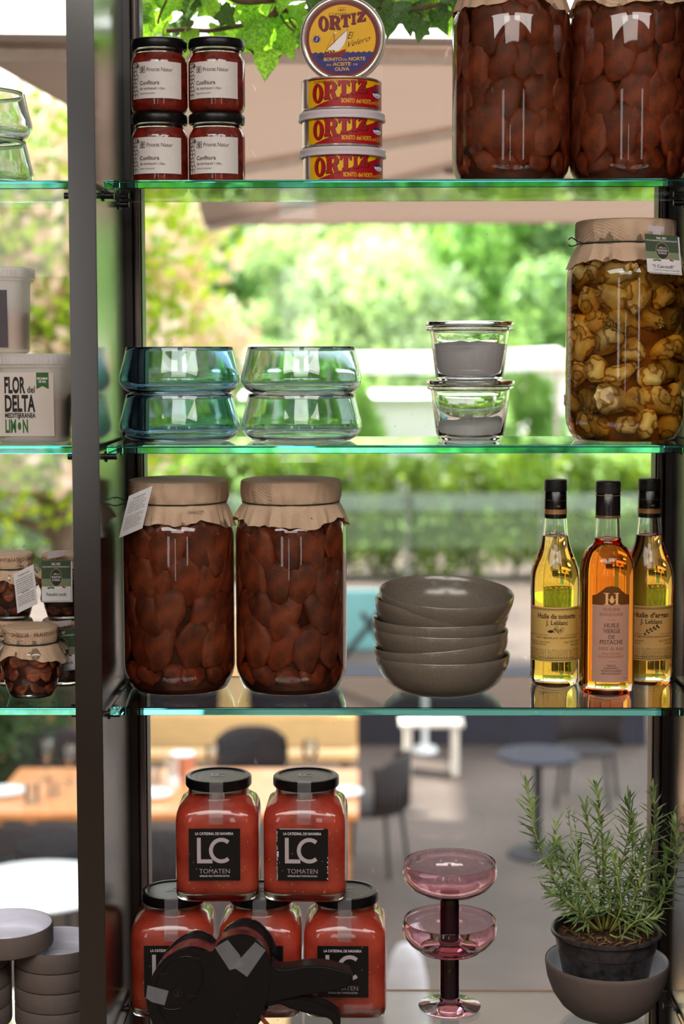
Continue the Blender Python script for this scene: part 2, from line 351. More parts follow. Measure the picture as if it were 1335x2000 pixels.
M['jam'] = pmat('tomato_jam', srgb(120, 22, 12), 0.35, var=0.3, scale=80, bump=0.4, bscale=140, col2=srgb(172, 44, 22), sss=0.7, sssr=(0.03, 0.005, 0.003))
M['puree'] = pmat('tomato_pulp', srgb(206, 50, 38), 0.35, var=0.2, scale=22, bump=0.5, bscale=60, col2=srgb(238, 92, 66), sss=0.7, sssr=(0.05, 0.012, 0.008))
M['whole_tomato'] = pmat('peeled_tomato', srgb(226, 62, 36), 0.3, var=0.15, scale=40, bump=0.2, bscale=60, col2=srgb(244, 110, 66), sss=0.6, sssr=(0.03, 0.006, 0.004))
def oilglass(name, col, dens):
    m = glassmat(name); t = m.node_tree; v = t.nodes.new('ShaderNodeVolumeAbsorption'); v.inputs[0].default_value = col; v.inputs[1].default_value = dens
    t.links.new(v.outputs[0], [n for n in t.nodes if n.type == 'OUTPUT_MATERIAL'][0].inputs['Volume']); return m
M['tomato_jar_glass'] = oilglass('glass_full_of_tomato_oil', (0.95, 0.45, 0.10, 1), 45.0); M['artichoke_jar_glass'] = oilglass('glass_full_of_olive_oil', (0.97, 0.74, 0.04, 1), 45.0)
M['seed'] = pmat('tomato_seed', srgb(222, 170, 90), 0.4, var=0.1)
M['tape'] = translmat('clear_tape', srgb(180, 180, 185), srgb(220, 220, 220), 0.2, rough=0.15, transp=0.74)
M['tape2'] = translmat('frosted_tape', srgb(150, 150, 156), srgb(160, 160, 166), 0.1, rough=0.35, transp=0.45)
M['can_yellow'] = pmat('can_print_yellow', srgb(216, 166, 14), 0.3, var=0.05, spec=0.4)
M['can_red'] = pmat('can_print_red', srgb(152, 16, 28), 0.3, var=0.05, spec=0.4)
M['can_blue'] = pmat('can_print_blue', srgb(34, 30, 110), 0.3, var=0.05)
M['can_dark'] = pmat('can_print_dark', srgb(36, 22, 24), 0.25, var=0.05)
M['can_maroon'] = pmat('can_print_maroon', srgb(112, 22, 30), 0.25, var=0.05)
M['tin'] = pmat('tinplate', srgb(214, 206, 196), 0.2, 0.85, var=0.05, scale=60)
M['white_plastic'] = translmat('milky_plastic_lid', srgb(226, 216, 222), srgb(240, 235, 240), 0.35, rough=0.35, var=0.03)
M['bucket'] = translmat('milky_bucket_plastic', srgb(244, 240, 238), srgb(252, 250, 248), 0.65, rough=0.3, var=0.03, transp=0.42)
M['salt_brown'] = pmat('lemon_salt_flakes', srgb(196, 158, 122), 0.7, var=0.2, scale=300, bump=0.5, bscale=500)
M['dark_card'] = pmat('dark_grey_label', srgb(74, 68, 76), 0.6, var=0.06)
M['salt'] = translmat('white_salt', srgb(252, 252, 252), srgb(254, 254, 254), 0.75, rough=0.6, var=0.12, scale=420)
M['sugar'] = translmat('fine_grey_salt', srgb(240, 236, 240), srgb(244, 240, 244), 0.5, rough=0.7, var=0.08, scale=420)
M['stone_bowl'] = pmat('dark_taupe_stoneware', srgb(106, 97, 87), 0.22, var=0.16, scale=500, bump=0.1, bscale=500, spec=0.7, bdist=0.0003)
M['dish_out'] = pmat('matt_brown_clay', srgb(96, 85, 81), 0.7, var=0.06, scale=90, bump=0.15, bscale=400)
M['dish_in'] = pmat('grey_glaze', srgb(232, 232, 248), 0.22, var=0.1, scale=14, bump=0.1, bscale=60, stretch=(1, 1, 6))
M['planter_in'] = pmat('pale_blue_glaze', srgb(236, 240, 252), 0.15, var=0.06, scale=30)
M['pot'] = pmat('black_nursery_plastic', srgb(38, 37, 40), 0.4, var=0.3, scale=90, bump=0.1, bscale=300, col2=srgb(58, 55, 56))
M['soil'] = pmat('potting_soil', srgb(38, 26, 18), 0.9, var=0.6, scale=120, bump=1.0, bscale=150, col2=srgb(92, 68, 46))
M['straw'] = pmat('dry_stalk', srgb(150, 112, 72), 0.8, var=0.2)
M['needle'] = leafmat('rosemary_needle', srgb(104, 138, 84), srgb(176, 198, 138), 0.3, scale=25, rough=0.35, tboost=1.7, c3=srgb(170, 198, 100))
M['sprig'] = pmat('rosemary_stem', srgb(132, 128, 62), 0.6, var=0.2, col2=srgb(160, 170, 90))
M['gun'] = pmat('black_moulded_plastic', srgb(17, 16, 17), 0.42, var=0.1, bump=0.2, bscale=1100, spec=0.35, bdist=0.0003)
M['gun_gloss'] = pmat('gloss_black_plastic', srgb(20, 18, 20), 0.18, var=0.1, coat=0.3)
M['gun_red'] = pmat('dark_red_sheen', srgb(74, 30, 30), 0.25, var=0.3, scale=30, col2=srgb(140, 70, 64))  # black plastic with its red-brown reflected sheen put into the colour
M['cap_black'] = pmat('black_bottle_cap', srgb(44, 42, 44), 0.4, var=0.06); M['cap_sleeve'] = pmat('black_foil_sleeve', srgb(22, 20, 20), 0.22, var=0.1)
M['gold'] = pmat('gold_band', srgb(196, 150, 96), 0.3, 0.4, var=0.06)
M['oil_yellow'] = volmat('yellow_nut_oil', (0.998, 0.87, 0.03, 1), 42.0)
M['oil_argan'] = volmat('golden_oil', (0.995, 0.80, 0.03, 1), 44.0)
M['oil_orange'] = volmat('amber_pistachio_oil', (0.995, 0.68, 0.03, 1), 62.0)
M['oil_label'] = translmat('parchment_label', srgb(255, 212, 150), srgb(255, 226, 150), 0.6, rough=0.5, var=0.1, scale=40)
M['pist_label'] = translmat('pinkish_label', srgb(206, 170, 150), srgb(230, 170, 140), 0.4, rough=0.5, var=0.04)
M['pist_dark'] = translmat('bronze_label_top', srgb(110, 70, 20), srgb(150, 80, 10), 0.3, rough=0.4, var=0.05)
M['pist_lite'] = ink('label_gold_ink', 226, 170, 110); M['pist_ink'] = ink('label_brown_ink', 72, 40, 28); M['pist_ink2'] = ink('label_tan_ink', 150, 96, 64)
M['canvas'] = translmat('taupe_parasol_canvas', srgb(148, 128, 117), srgb(150, 126, 114), 0.2, rough=0.8, var=0.04, scale=3)
M['rib'] = pmat('parasol_rib_aluminium', srgb(196, 180, 170), 0.4, var=0.1); M['rib_dark'] = pmat('dark_strut', srgb(74, 64, 60), 0.5, var=0.1)
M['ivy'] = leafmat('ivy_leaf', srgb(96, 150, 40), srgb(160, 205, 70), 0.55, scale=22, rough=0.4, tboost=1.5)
M['ivy_dark'] = leafmat('ivy_leaf_shaded', srgb(44, 76, 34), srgb(96, 134, 60), 0.3, scale=22, rough=0.4, tboost=1.3)  # darker copy of the ivy leaf, shade put into its colour
M['ivy_stem'] = pmat('ivy_bark', srgb(112, 84, 60), 0.8, var=0.3, scale=60, bump=0.3)
M['tree_leaf'] = leafmat('hillside_leaf', srgb(84, 124, 78), srgb(170, 202, 138), 0.4, scale=0.6, c3=srgb(208, 226, 178))
M['tree_leaf2'] = leafmat('hillside_leaf_bright', srgb(104, 156, 74), srgb(182, 218, 128), 0.45, scale=0.7, c3=srgb(214, 234, 170))
M['tree_leaf3'] = leafmat('hillside_leaf_silver', srgb(126, 154, 116), srgb(206, 222, 184), 0.4, scale=0.7, c3=srgb(232, 240, 216))
M['lime_leaf'] = leafmat('lime_green_leaf', srgb(130, 172, 30), srgb(205, 228, 70), 0.5, scale=2.0, c3=srgb(232, 240, 130))
M['blossom'] = leafmat('pale_pink_blossom', srgb(240, 200, 180), srgb(255, 232, 220), 0.5, scale=3.0, tboost=1.0)
M['hedge_leaf'] = leafmat('hedge_leaf', srgb(58, 84, 26), srgb(120, 150, 40), 0.4, scale=1.4, c3=srgb(170, 195, 60))
M['box_leaf'] = leafmat('boxwood_leaf', srgb(34, 62, 34), srgb(70, 104, 58), 0.3, scale=6)
M['trunk'] = pmat('tree_bark', srgb(92, 76, 62), 0.9, var=0.3, scale=8, bump=0.4)
M['ground'] = pmat('terrace_paving', srgb(84, 71, 65), 0.8, var=0.35, scale=0.9, bump=0.2, bscale=30)
M['hill'] = pmat('hillside_grass', srgb(96, 128, 60), 0.9, var=0.2, scale=0.4)
M['wood_orange'] = pmat('orange_teak', srgb(206, 130, 74), 0.35, var=0.2, scale=6, stretch=(1, 8, 8), col2=srgb(226, 150, 90))
M['wood_pale'] = pmat('pale_oak', srgb(236, 190, 130), 0.5, var=0.1, scale=5, stretch=(1, 8, 8))
M['rattan'] = pmat('dark_rattan', srgb(52, 47, 49), 0.9, var=0.25, scale=60)
M['slate'] = pmat('dark_slate', srgb(40, 39, 52), 0.85, var=0.15, scale=3); M['teal'] = pmat('teal_panel', srgb(120, 176, 178), 0.5, var=0.08, scale=2)
M['black_metal'] = pmat('dark_metal', srgb(36, 34, 40), 0.8, var=0.1); M['white_table'] = pmat('white_tabletop', srgb(244, 246, 250), 0.3, var=0.02)
M['china'] = pmat('white_china', srgb(240, 240, 242), 0.2, var=0.02); M['tumbler'] = thinglass('tumbler_glass', (0.93, 0.95, 0.96, 1), ior=1.6)
M['render_white'] = pmat('white_render', srgb(236, 230, 238), 0.8, var=0.05, scale=1); M['roof_tile'] = pmat('terracotta_roof', srgb(206, 130, 90), 0.8, var=0.15, scale=3)
M['pink_render'] = pmat('rosy_render', srgb(236, 214, 200), 0.8, var=0.05, scale=1)
M['dark_glass'] = pmat('house_window_glass', srgb(120, 130, 150), 0.1, var=0.1); M['tent'] = pmat('white_awning_cloth', srgb(246, 246, 250), 0.7, var=0.03)
M['grey_stone'] = pmat('pale_grey_stone', srgb(186, 182, 188), 0.8, var=0.08, scale=20); M['sunpad'] = pmat('pale_bench_slat', srgb(236, 226, 214), 0.6, var=0.06)
M['wall_in'] = pmat('warm_plaster', srgb(170, 148, 128), 0.8, var=0.06, scale=3, bump=0.1); M['floor_in'] = pmat('oak_floor', srgb(120, 92, 70), 0.4, var=0.2, scale=4, stretch=(8, 1, 1))
M['ceil_in'] = pmat('ceiling_plaster', srgb(214, 206, 198), 0.9, var=0.03); M['facade'] = pmat('facade_render', srgb(196, 180, 166), 0.8, var=0.06)
M['frost'] = translmat('frosted_blue_glass', srgb(130, 146, 140), srgb(150, 165, 155), .5, rough=.2, transp=.72); M['frost2'] = translmat('frosted_green_glass', srgb(120, 140, 110), srgb(140, 160, 130), .5, rough=.2, transp=.86); M['post_grey'] = pmat('balustrade_post', srgb(120, 124, 118), .5)  # faint window reflections put into panel colours
M['copper'] = pmat('rosy_copper', srgb(196, 130, 104), 0.35, 0.3, var=0.1); M['blue'] = pmat('bright_blue_plastic', srgb(40, 40, 220), 0.3, var=0.1)
# shelf glass: refracting slab, sea-green absorption that shows through the long way to the edges
m, t_, o_ = newmat('shelf_glass'); p_ = t_.nodes.new('ShaderNodeBsdfPrincipled'); p_.inputs['Base Color'].default_value = (1, 1, 1, 1); p_.inputs['Roughness'].default_value = 0.0
p_.inputs['IOR'].default_value = 1.5; p_.inputs['Transmission Weight'].default_value = 1.0; va = t_.nodes.new('ShaderNodeVolumeAbsorption'); va.inputs[0].default_value = (0.10, 0.90, 0.93, 1); va.inputs[1].default_value = 9.0
t_.links.new(p_.outputs[0], o_.inputs[0]); t_.links.new(va.outputs[0], o_.inputs['Volume']); M['shelf'] = m

# ------------------------------------------------------------------ lettering and flat print
def glyphs(s, bold=0.0, shear=0.0, serif=False, spacing=1.0):
    cu = bpy.data.curves.new('t', 'FONT'); cu.body = s; cu.size = 1.0; cu.offset = bold; cu.shear = shear; cu.resolution_u = 3; cu.space_character = spacing
    o = bpy.data.objects.new('t', cu); me = o.to_mesh()
    vs = [(v.co.x, v.co.y) for v in me.vertices]; fs = [tuple(p.vertices) for p in me.polygons]
    if serif:
        cnt = {}
        for f in fs:
            for i in range(len(f)):
                k = tuple(sorted((f[i], f[(i + 1) % len(f)]))); cnt[k] = cnt.get(k, 0) + 1
        extra = []
        for (a, b), c in cnt.items():
            if c != 1: continue
            (xa, ya), (xb, yb) = vs[a], vs[b]; w = abs(xa - xb)
            if abs(ya - yb) < 0.004 and 0.05 < w < 0.16 + 2 * bold:
                y = (ya + yb) / 2; x0, x1 = min(xa, xb), max(xa, xb); e = 0.075
                for lv, up in ((0, 1), (-0.21, 1), (0.682, -1), (0.449, -1), (0.73, -1), (0.72, -1)):
                    if abs(y - lv) < 0.03 + bold: extra.append((x0 - e, x1 + e, y, y + 0.055 * up)); break
        for x0, x1, y0, y1 in extra:
            n = len(vs); vs += [(x0, min(y0, y1)), (x1, min(y0, y1)), (x1, max(y0, y1)), (x0, max(y0, y1))]; fs.append((n, n + 1, n + 2, n + 3))
    o.to_mesh_clear(); bpy.data.objects.remove(o); bpy.data.curves.remove(cu); return vs, fs
_gc = {}
def T(s, x, y, h, mat, w=None, align='C', bold=0.0, shear=0.0, serif=False, spacing=1.0, lay=1.0):
    """a line of print: x anchor, y baseline, cap height h, total width w; gives (verts2d, faces, material, layer)"""
    k = (s, bold, shear, serif, spacing)
    if k not in _gc: _gc[k] = glyphs(*k)
    vs, fs = _gc[k]
    x0 = min(v[0] for v in vs); x1 = max(v[0] for v in vs); sy = h / 0.682; sx_ = (w / (x1 - x0)) if w else sy; W_ = (x1 - x0) * sx_
    ox = x - (W_ / 2 if align == 'C' else 0 if align == 'L' else W_)
    return [((v[0] - x0) * sx_ + ox, v[1] * sy + y) for v in vs], fs, mat, lay
def G(loops, mat, lay=0.5):
    """flat printed shape from outline loops (first outer, others holes)"""
    if not isinstance(loops[0][0], (tuple, list)): loops = [loops]
    tri = tessellate_polygon([[Vector((x, y, 0)) for x, y in l] for l in loops]); vs = [tuple(p) for l in loops for p in l]
    fs = []
    for a, b, c in tri:
        (ax, ay), (bx, by), (cx_, cy_) = vs[a], vs[b], vs[c]
        ar = (bx - ax) * (cy_ - ay) - (cx_ - ax) * (by - ay)
        if abs(ar) > 1e-14: fs.append((a, b, c) if ar > 0 else (a, c, b))
    return vs, fs, mat, lay
def R_(x0, x1, y0, y1, mat, lay=0.5): return [(x0, y0), (x1, y0), (x1, y1), (x0, y1)], [(0, 1, 2, 3)], mat, lay
def ell(cx_, cy_, rx, ry, n=24, a0=0.0, a1=2 * PI, rot=0.0):
    out = []
    for k in range(n):
        a = a0 + (a1 - a0) * k / (n if abs(a1 - a0 - 2 * PI) < 1e-6 else n - 1)
        x, y = rx * math.cos(a), ry * math.sin(a); out.append((cx_ + x * math.cos(rot) - y * math.sin(rot), cy_ + x * math.sin(rot) + y * math.cos(rot)))
    return out
def band(pts, w, mat, lay=1.0):
    """a drawn line of width w"""
    vs, fs = [], []; n = len(pts); ws = w if isinstance(w, (list, tuple)) else [w] * n
    for i in range(n):
        a = pts[max(i - 1, 0)]; b = pts[min(i + 1, n - 1)]; dx, dy = b[0] - a[0], b[1] - a[1]; l = math.hypot(dx, dy) or 1
        vs += [(pts[i][0] - dy / l * ws[i] / 2, pts[i][1] + dx / l * ws[i] / 2), (pts[i][0] + dy / l * ws[i] / 2, pts[i][1] - dx / l * ws[i] / 2)]
        if i: fs.append((2 * i - 2, 2 * i - 1, 2 * i + 1, 2 * i))
    return vs, fs, mat, lay
def arc_text(s, cx_, cy_, r, h, mat, a_mid, span, lay=1.0, bold=0.0, flip=False):
    out = []; n = len(s)
    for i, ch in enumerate(s):
        if ch == ' ': continue
        a = a_mid + span * (0.5 - (i + 0.5) / n) * (1 if not flip else -1)
        v, f, m_, l_ = T(ch, 0, 0, h, mat, bold=bold, lay=lay); rt = a - PI / 2 if not flip else a + PI / 2
        px_, py_ = cx_ + r * math.cos(a), cy_ + r * math.sin(a)
        out.append(([(px_ + x * math.cos(rt) - y * math.sin(rt), py_ + x * math.sin(rt) + y * math.cos(rt)) for x, y in v], f, m_, l_))
    return out
def slice2d(vs, fs, step):
    bm = bmesh.new(); vv = [bm.verts.new((x, y, 0)) for x, y in vs]
    for f in fs:
        try: bm.faces.new([vv[i] for i in f])
        except ValueError: pass
    x0 = min(v[0] for v in vs); x1 = max(v[0] for v in vs); x = math.floor(x0 / step) * step + step
    while x < x1:
        bmesh.ops.bisect_plane(bm, geom=bm.verts[:] + bm.edges[:] + bm.faces[:], dist=1e-7, plane_co=(x, 0, 0), plane_no=(1, 0, 0)); x += step
    bm.verts.index_update(); v2 = [(v.co.x, v.co.y) for v in bm.verts]; f2 = [tuple(v.index for v in f.verts) for f in bm.faces]; bm.free(); return v2, f2
def cyl(R, z0=0.0, th=0.0):
    return lambda x, y, o: ((R + o) * math.sin(x / R + th), -(R + o) * math.cos(x / R + th), z0 + y)
def cone(Rf, z0=0.0, th=0.0):
    def f(x, y, o):
        R = Rf(z0 + y); return ((R + o) * math.sin(x / Rf(z0) + th), -(R + o) * math.cos(x / Rf(z0) + th), z0 + y)
    return f
def flat(org, ux=(1, 0, 0), uz=(0, 0, 1)):
    org, ux, uz = Vector(org), Vector(ux), Vector(uz); n = ux.cross(uz)
    return lambda x, y, o: tuple(org + ux * x + uz * y + n * o)
def letter(parent, items, mf, step=None, off=0.00035, base=0.0003, name='lettering'):
    """print on a surface: one mesh per ink colour"""
    by = {}
    fl = []
    for it in items:
        if isinstance(it, list): fl += it
        else: fl.append(it)
    for vs, fs, mat, lay in fl: by.setdefault(mat, []).append((vs, fs, lay))
    for mat, lst in by.items():
        V, F = [], []
        for vs, fs, lay in lst:
            if step: vs, fs = slice2d(vs, fs, step)
            n = len(V); V += [mf(x, y, base + off * lay) for x, y in vs]; F += [tuple(i + n for i in f) for f in fs]
        mob(name, V, F, M[mat], parent, False)
def label_patch(name, x0, x1, y0, y1, mf, mat, parent, n=16, off=0.0002, ny=1):
    V, F = [], []
    for j in range(ny + 1):
        for i in range(n + 1): V.append(mf(x0 + (x1 - x0) * i / n, y0 + (y1 - y0) * j / ny, off))
    for j in range(ny):
        for i in range(n): a = j * (n + 1) + i; F.append((a, a + 1, a + n + 2, a + n + 1))
    return mob(name, V, F, mat, parent, True)
# ------------------------------------------------------------------ the room, the window wall and the shelves
PF, WY = 2.11, 2.36                       # front of the dividers, front of the window frame
XR_ = P(187, 360, PF).x; XL_ = XR_ - 0.0345   # the left divider
XB = P(1319, 440, WY).x                   # inner face of the right divider
XA = -1.16                                # far end of the left bay
def S(name, o): o.name = name; o['kind'] = 'structure'; return o
S('floor', box('floor', -3, 3, -2.6, 2.5, -0.12, 0, M['floor_in']))
S('ceiling', box('ceiling', -3, 3, -2.6, 2.6, 2.95, 3.1, M['ceil_in']))
S('wall_left', box('wall_left', -3.15, -3, -2.6, 2.6, -0.12, 3.1, M['wall_in']))
S('wall_right', box('wall_right', 3, 3.15, -2.6, 2.6, -0.12, 3.1, M['wall_in']))
# back wall: tall openings onto the sky, added for bright strips reflected in the jars
wb = link(bpy.data.objects.new('wall_back', None)); wb['kind'] = 'structure'
for a, b, c, d in ((-3, -1.75, 0, 2.95), (-1.30, -.38, 0, 2.95), (-.22, 1.75, 0, 2.95), (-.38, -.22, 0, .7), (-.38, -.22, 1.9, 2.95), (2.1, 3, 0, 2.95), (-1.75, -1.30, 0, 0.9), (1.75, 2.1, 0, 0.9), (-1.75, -1.30, 2.45, 2.95), (1.75, 2.1, 2.45, 2.95)):
    box('wall_panel', a, b, -2.75, -2.6, c, d, M['wall_in'], wb)
wf = link(bpy.data.objects.new('wall_front', None)); wf['kind'] = 'structure'
for a, b, c, d in ((-3.15, XA - 0.04, 0, 3.1), (XB + 0.04, 3.15, 0, 3.1), (XA - 0.04, XB + 0.04, 2.72, 3.1), (-3.15, 3.15, GZ, 0.05)):
    box('wall_panel', a, b, WY + .01, WY + .16, c, d, M['facade'], wf)
box('facade_canopy', -3.15, 3.15, WY + .16, 3.0, 3.02, 3.12, M['facade'], wf)  # unseen slab added to keep the sun off the shelves
def divider(name, x0, x1):
    o = box(name, x0, x1, PF, WY + .065, 0.03, 2.8, M['post'], None, 0.0012, 2); o['kind'] = 'structure'; return o
trims = {'trim_1': divider('trim_1', XL_, XR_), 'trim_2': divider('trim_2', XB, XB + 0.0345), 'trim_3': divider('trim_3', XA - 0.0345, XA)}
def pins(tr, xin, sgn):
    for z in SH:
        for y in (2.165, 2.30):
            vs, fs = tube_g([(xin, y, z - 0.0162), (xin + sgn * 0.0145, y, z - 0.0162)], 0.0042, 10)
            tube_g([(xin, y, z - 0.0162), (xin + sgn * 0.002, y, z - 0.0162)], 0.0072, 12, vs, fs)
            mob('shelf_pin', vs, fs, M['pin'], tr, True, 40)
pins(trims['trim_1'], XR_, 1); pins(trims['trim_1'], XL_, -1); pins(trims['trim_2'], XB, -1); pins(trims['trim_3'], XA, 1)
def window(name, x0, x1):
    w = link(bpy.data.objects.new(name, None)); w['kind'] = 'structure'
    fb, bd = 0.0095, 0.0085
    for s, xe in ((1, x0), (-1, x1)):
        a, b = sorted((xe, xe + s * fb)); box('frame_bar', a, b, WY, WY + .06, 0.05, 2.74, M['frame'], w, 0.0008)
        xc = xe + s * (fb + bd / 2 + 0.001)
        vs, fs = tube_g([(xc, WY + 0.012, 0.05), (xc, WY + 0.012, 2.74)], bd / 2, 12); mob('glazing_bead', vs, fs, M['bead'], w, True, 50)
        a, b = sorted((xe + s * (fb + 0.0), xe + s * (fb + bd + 0.003))); box('rebate', a, b, WY + 0.018, WY + .055, 0.05, 2.74, M['frame'], w)
    box('frame_bar', x0, x1, WY, WY + .06, 0.05, 0.075, M['frame'], w); box('frame_bar', x0, x1, WY, WY + .06, 2.715, 2.74, M['frame'], w)
    p = box('pane', x0 + 0.0135, x1 - 0.0135, WY + .0235, WY + .0295, 0.06, 2.73, M['pane'], w); p['label'] = 'dusty clear window pane'
    return w
window('window_1', XR_, XB); window('window_2', XA, XL_)
nm = ['top', 'second', 'third', 'bottom']
held = ['holding jam jars, fish tins and big jars', 'holding teal bowls, salt jars and artichokes', 'holding big tomato jars, taupe bowls and oil bottles', 'holding tomato jars, pink glasses and rosemary']
heldl = ['under two pale glass bowls', 'under two milky salt buckets', 'under small kraft-topped jars', 'under stacked brown clay dishes']
for i, z in enumerate(SH):
    for x0, x1, t in ((XR_ + 0.0065, XB - 0.0035, held[i]), (XA + 0.006, XL_ - 0.002, heldl[i])):
        o = box('glass_shelf', x0, x1, YF, YB, z - 0.0105, z, M['shelf'], None, 0.0009, 1)
        tag(o, 'sea-green edged glass shelf ' + t, 'shelf', 'glass shelves in the window')
# ------------------------------------------------------------------ big paper-topped jars
def kraft_cap(parent, R, z0, z1, seed, skirt=0.014, zs=0.026, name='paper_cover', pleats=26, crumple=1.0):
    """paper over a lid: flat top, side, tied waist and a flared skirt with uneven pleats"""
    rs = np.random.RandomState(seed); seg = 132; ph = rs.rand(8) * 6.28
    def tri(x): return math.asin(math.sin(x)) * 2 / PI
    def rip(a): return 0.6 * tri(pleats * .5 * a + ph[0] + 1.6 * math.sin(3 * a + ph[1])) + 0.4 * tri((pleats * 0.31 // 1) * a + ph[2] + 1.3 * math.sin(2 * a + ph[3])) + .3 * tri(pleats * a + ph[6] + 2 * math.sin(4 * a + ph[7]))
    def low(a): return math.sin(3 * a + ph[4]) * 0.6 + math.sin(5 * a + ph[5]) * 0.4
    h = z1 - z0; rows = []
    for r in (0.0, 0.35, 0.7, 0.92): rows.append((R * r, z1 + 0.0012 * (1 - r), 0.0, 0.0))
    for fr, zz, am in ((0.985, z1 - 0.0012, 0.0004), (1.0, z1 - 0.004, 0.0010), (1.0, z0 + 0.62 * h, 0.0016), (0.985, z0 + 0.34 * h, 0.0024), (0.965, z0 + 0.16 * h, 0.0018), (0.955, z0 + 0.10 * h, 0.0006)):
        rows.append((R * fr, zz, am * crumple, 0.0))
    for k in range(1, 6):
        t = k / 5; rows.append((R * 0.955 + skirt * (t ** 0.8), z0 + 0.10 * h - zs * t, 0.0010 + 0.0042 * t * crumple, 0.0075 * t))
    vs, fs = [], []; rings = []
    for r, z, am, hz in rows:
        if r == 0: rings.append([len(vs)]); vs.append((0, 0, z)); continue
        s = len(vs); rings.append(list(range(s, s + seg)))
        for k in range(seg):
            a = 2 * PI * k / seg; rr = r + am * rip(a); vs.append((rr * math.cos(a), rr * math.sin(a), z + hz * low(a) + (hz * 0.35 * rip(a * 1.0 + 1))))
    for i in range(len(rings) - 1):
        A, B = rings[i], rings[i + 1]
        for k in range(seg):
            k2 = (k + 1) % seg
            if len(A) == 1: fs.append((A[0], B[k], B[k2]))
            else: fs.append((A[k], B[k], B[k2], A[k2]))
    c = mob(name, vs, fs, M['kraft'], parent, True, 24)
    return c, R * 0.957, z0 + 0.12 * h
def string_at(parent, r, z, seed, tail=True, rad=0.0009, ang=2.6):
    pts = ring_pts(r + 0.0012, z, 48, lambda a: 0.0004 * math.sin(9 * a + seed)); vs, fs = tube_g(pts, rad, 6, cap=False)
    if tail:
        d = Vector((math.cos(ang), math.sin(ang), 0)); p = d * (r + 0.001) + Vector((0, 0, z))
        for s in (1, -0.6): tube_g(smooth_line([p, p + d * 0.008 + Vector((0, 0, 0.003 * s)), p + d * 0.017 + Vector((0, -0.003, 0.007 * s)), p + d * 0.021 + Vector((0, -0.004, 0.004 * s))], 3), rad, 6, vs, fs)
    return mob('string', vs, fs, M['string'], parent)
def piece_meshes(kind, n=4):
    out = []
    for q in range(n):
        rs = np.random.RandomState(50 + q + (20 if kind == 'a' else 0)); bm = bmesh.new()
        bmesh.ops.create_icosphere(bm, subdivisions=2 if kind == 't' else 3, radius=1.0); vs = []
        ph = rs.rand(8) * 6.28; nl = 5
        for v in bm.verts:
            x, y, z = v.co; a = math.atan2(x, y)
            if kind == 't':
                r = math.hypot(x, z); f = (r ** .62) / max(r, 1e-6) if r > 1e-6 else 0
                a2 = math.atan2(x, z); k = f * (1 + .10 * math.sin(3 * a2 + ph[0]) + .07 * math.sin(5 * a2 + ph[1])); th = max(0, 1 - r * r) ** .3 * (1 if y > 0 else -1)
                X = x * k * .0192; vs.append((X, th * .0062 * (1 + .22 * math.sin(6 * x + ph[2]) * math.sin(5 * z + ph[3])) + X * X / .13, z * k * .0300))
            else:      # artichoke heart: petals wrapped round a bulb
                w = (1 - z * 0.42); s = abs(math.sin(nl * 0.5 * a + ph[0] + z * 1.2)); s2 = abs(math.sin(3.5 * a + ph[1] - z)); k = (0.78 + 0.26 * s ** 0.4 - 0.12 * (z > -.1) * (1 - s2 ** .5) - 0.22 * max(0, z) * (1 if math.sin(7 * a + ph[1]) > 0 else 0.15))
                vs.append((x * w * k * 0.0185, y * w * k * 0.0165, (z * (1 + 0.12 * math.sin(nl * a + ph[2]))) * 0.0225))
        fs = [[v.index for v in f.verts] for f in bm.faces]; bm.free()
        me = bpy.data.meshes.new('dried_tomato' if kind == 't' else 'artichoke_heart'); me.from_pydata(vs, [], fs)
        me.materials.append(M['tomato' if kind == 't' else 'artichoke']); me.polygons.foreach_set('use_smooth', [True] * len(fs))
        if kind == 'a': me.set_sharp_from_angle(angle=math.radians(42))
        out.append(me)
    return out
TOM = piece_meshes('t'); ART = piece_meshes('a', 5)
def jar_prof(R, k=1.0):
    return [(0, 0.005), (0.048 * k, 0.005), (0.054 * k, 0.0012), (0.058 * k, 0.0), (0.0635 * k, 0.0022), (R - 0.006, 0.0105), (R - 0.0018, 0.021), (R, 0.031), (R, 0.202 * k), (R - 0.0012, 0.212 * k), (R - 0.006, 0.224 * k), (R - 0.0125, 0.233 * k), (R - 0.0145, 0.240 * k), (R - 0.0145, 0.262 * k), (0, 0.262 * k)]
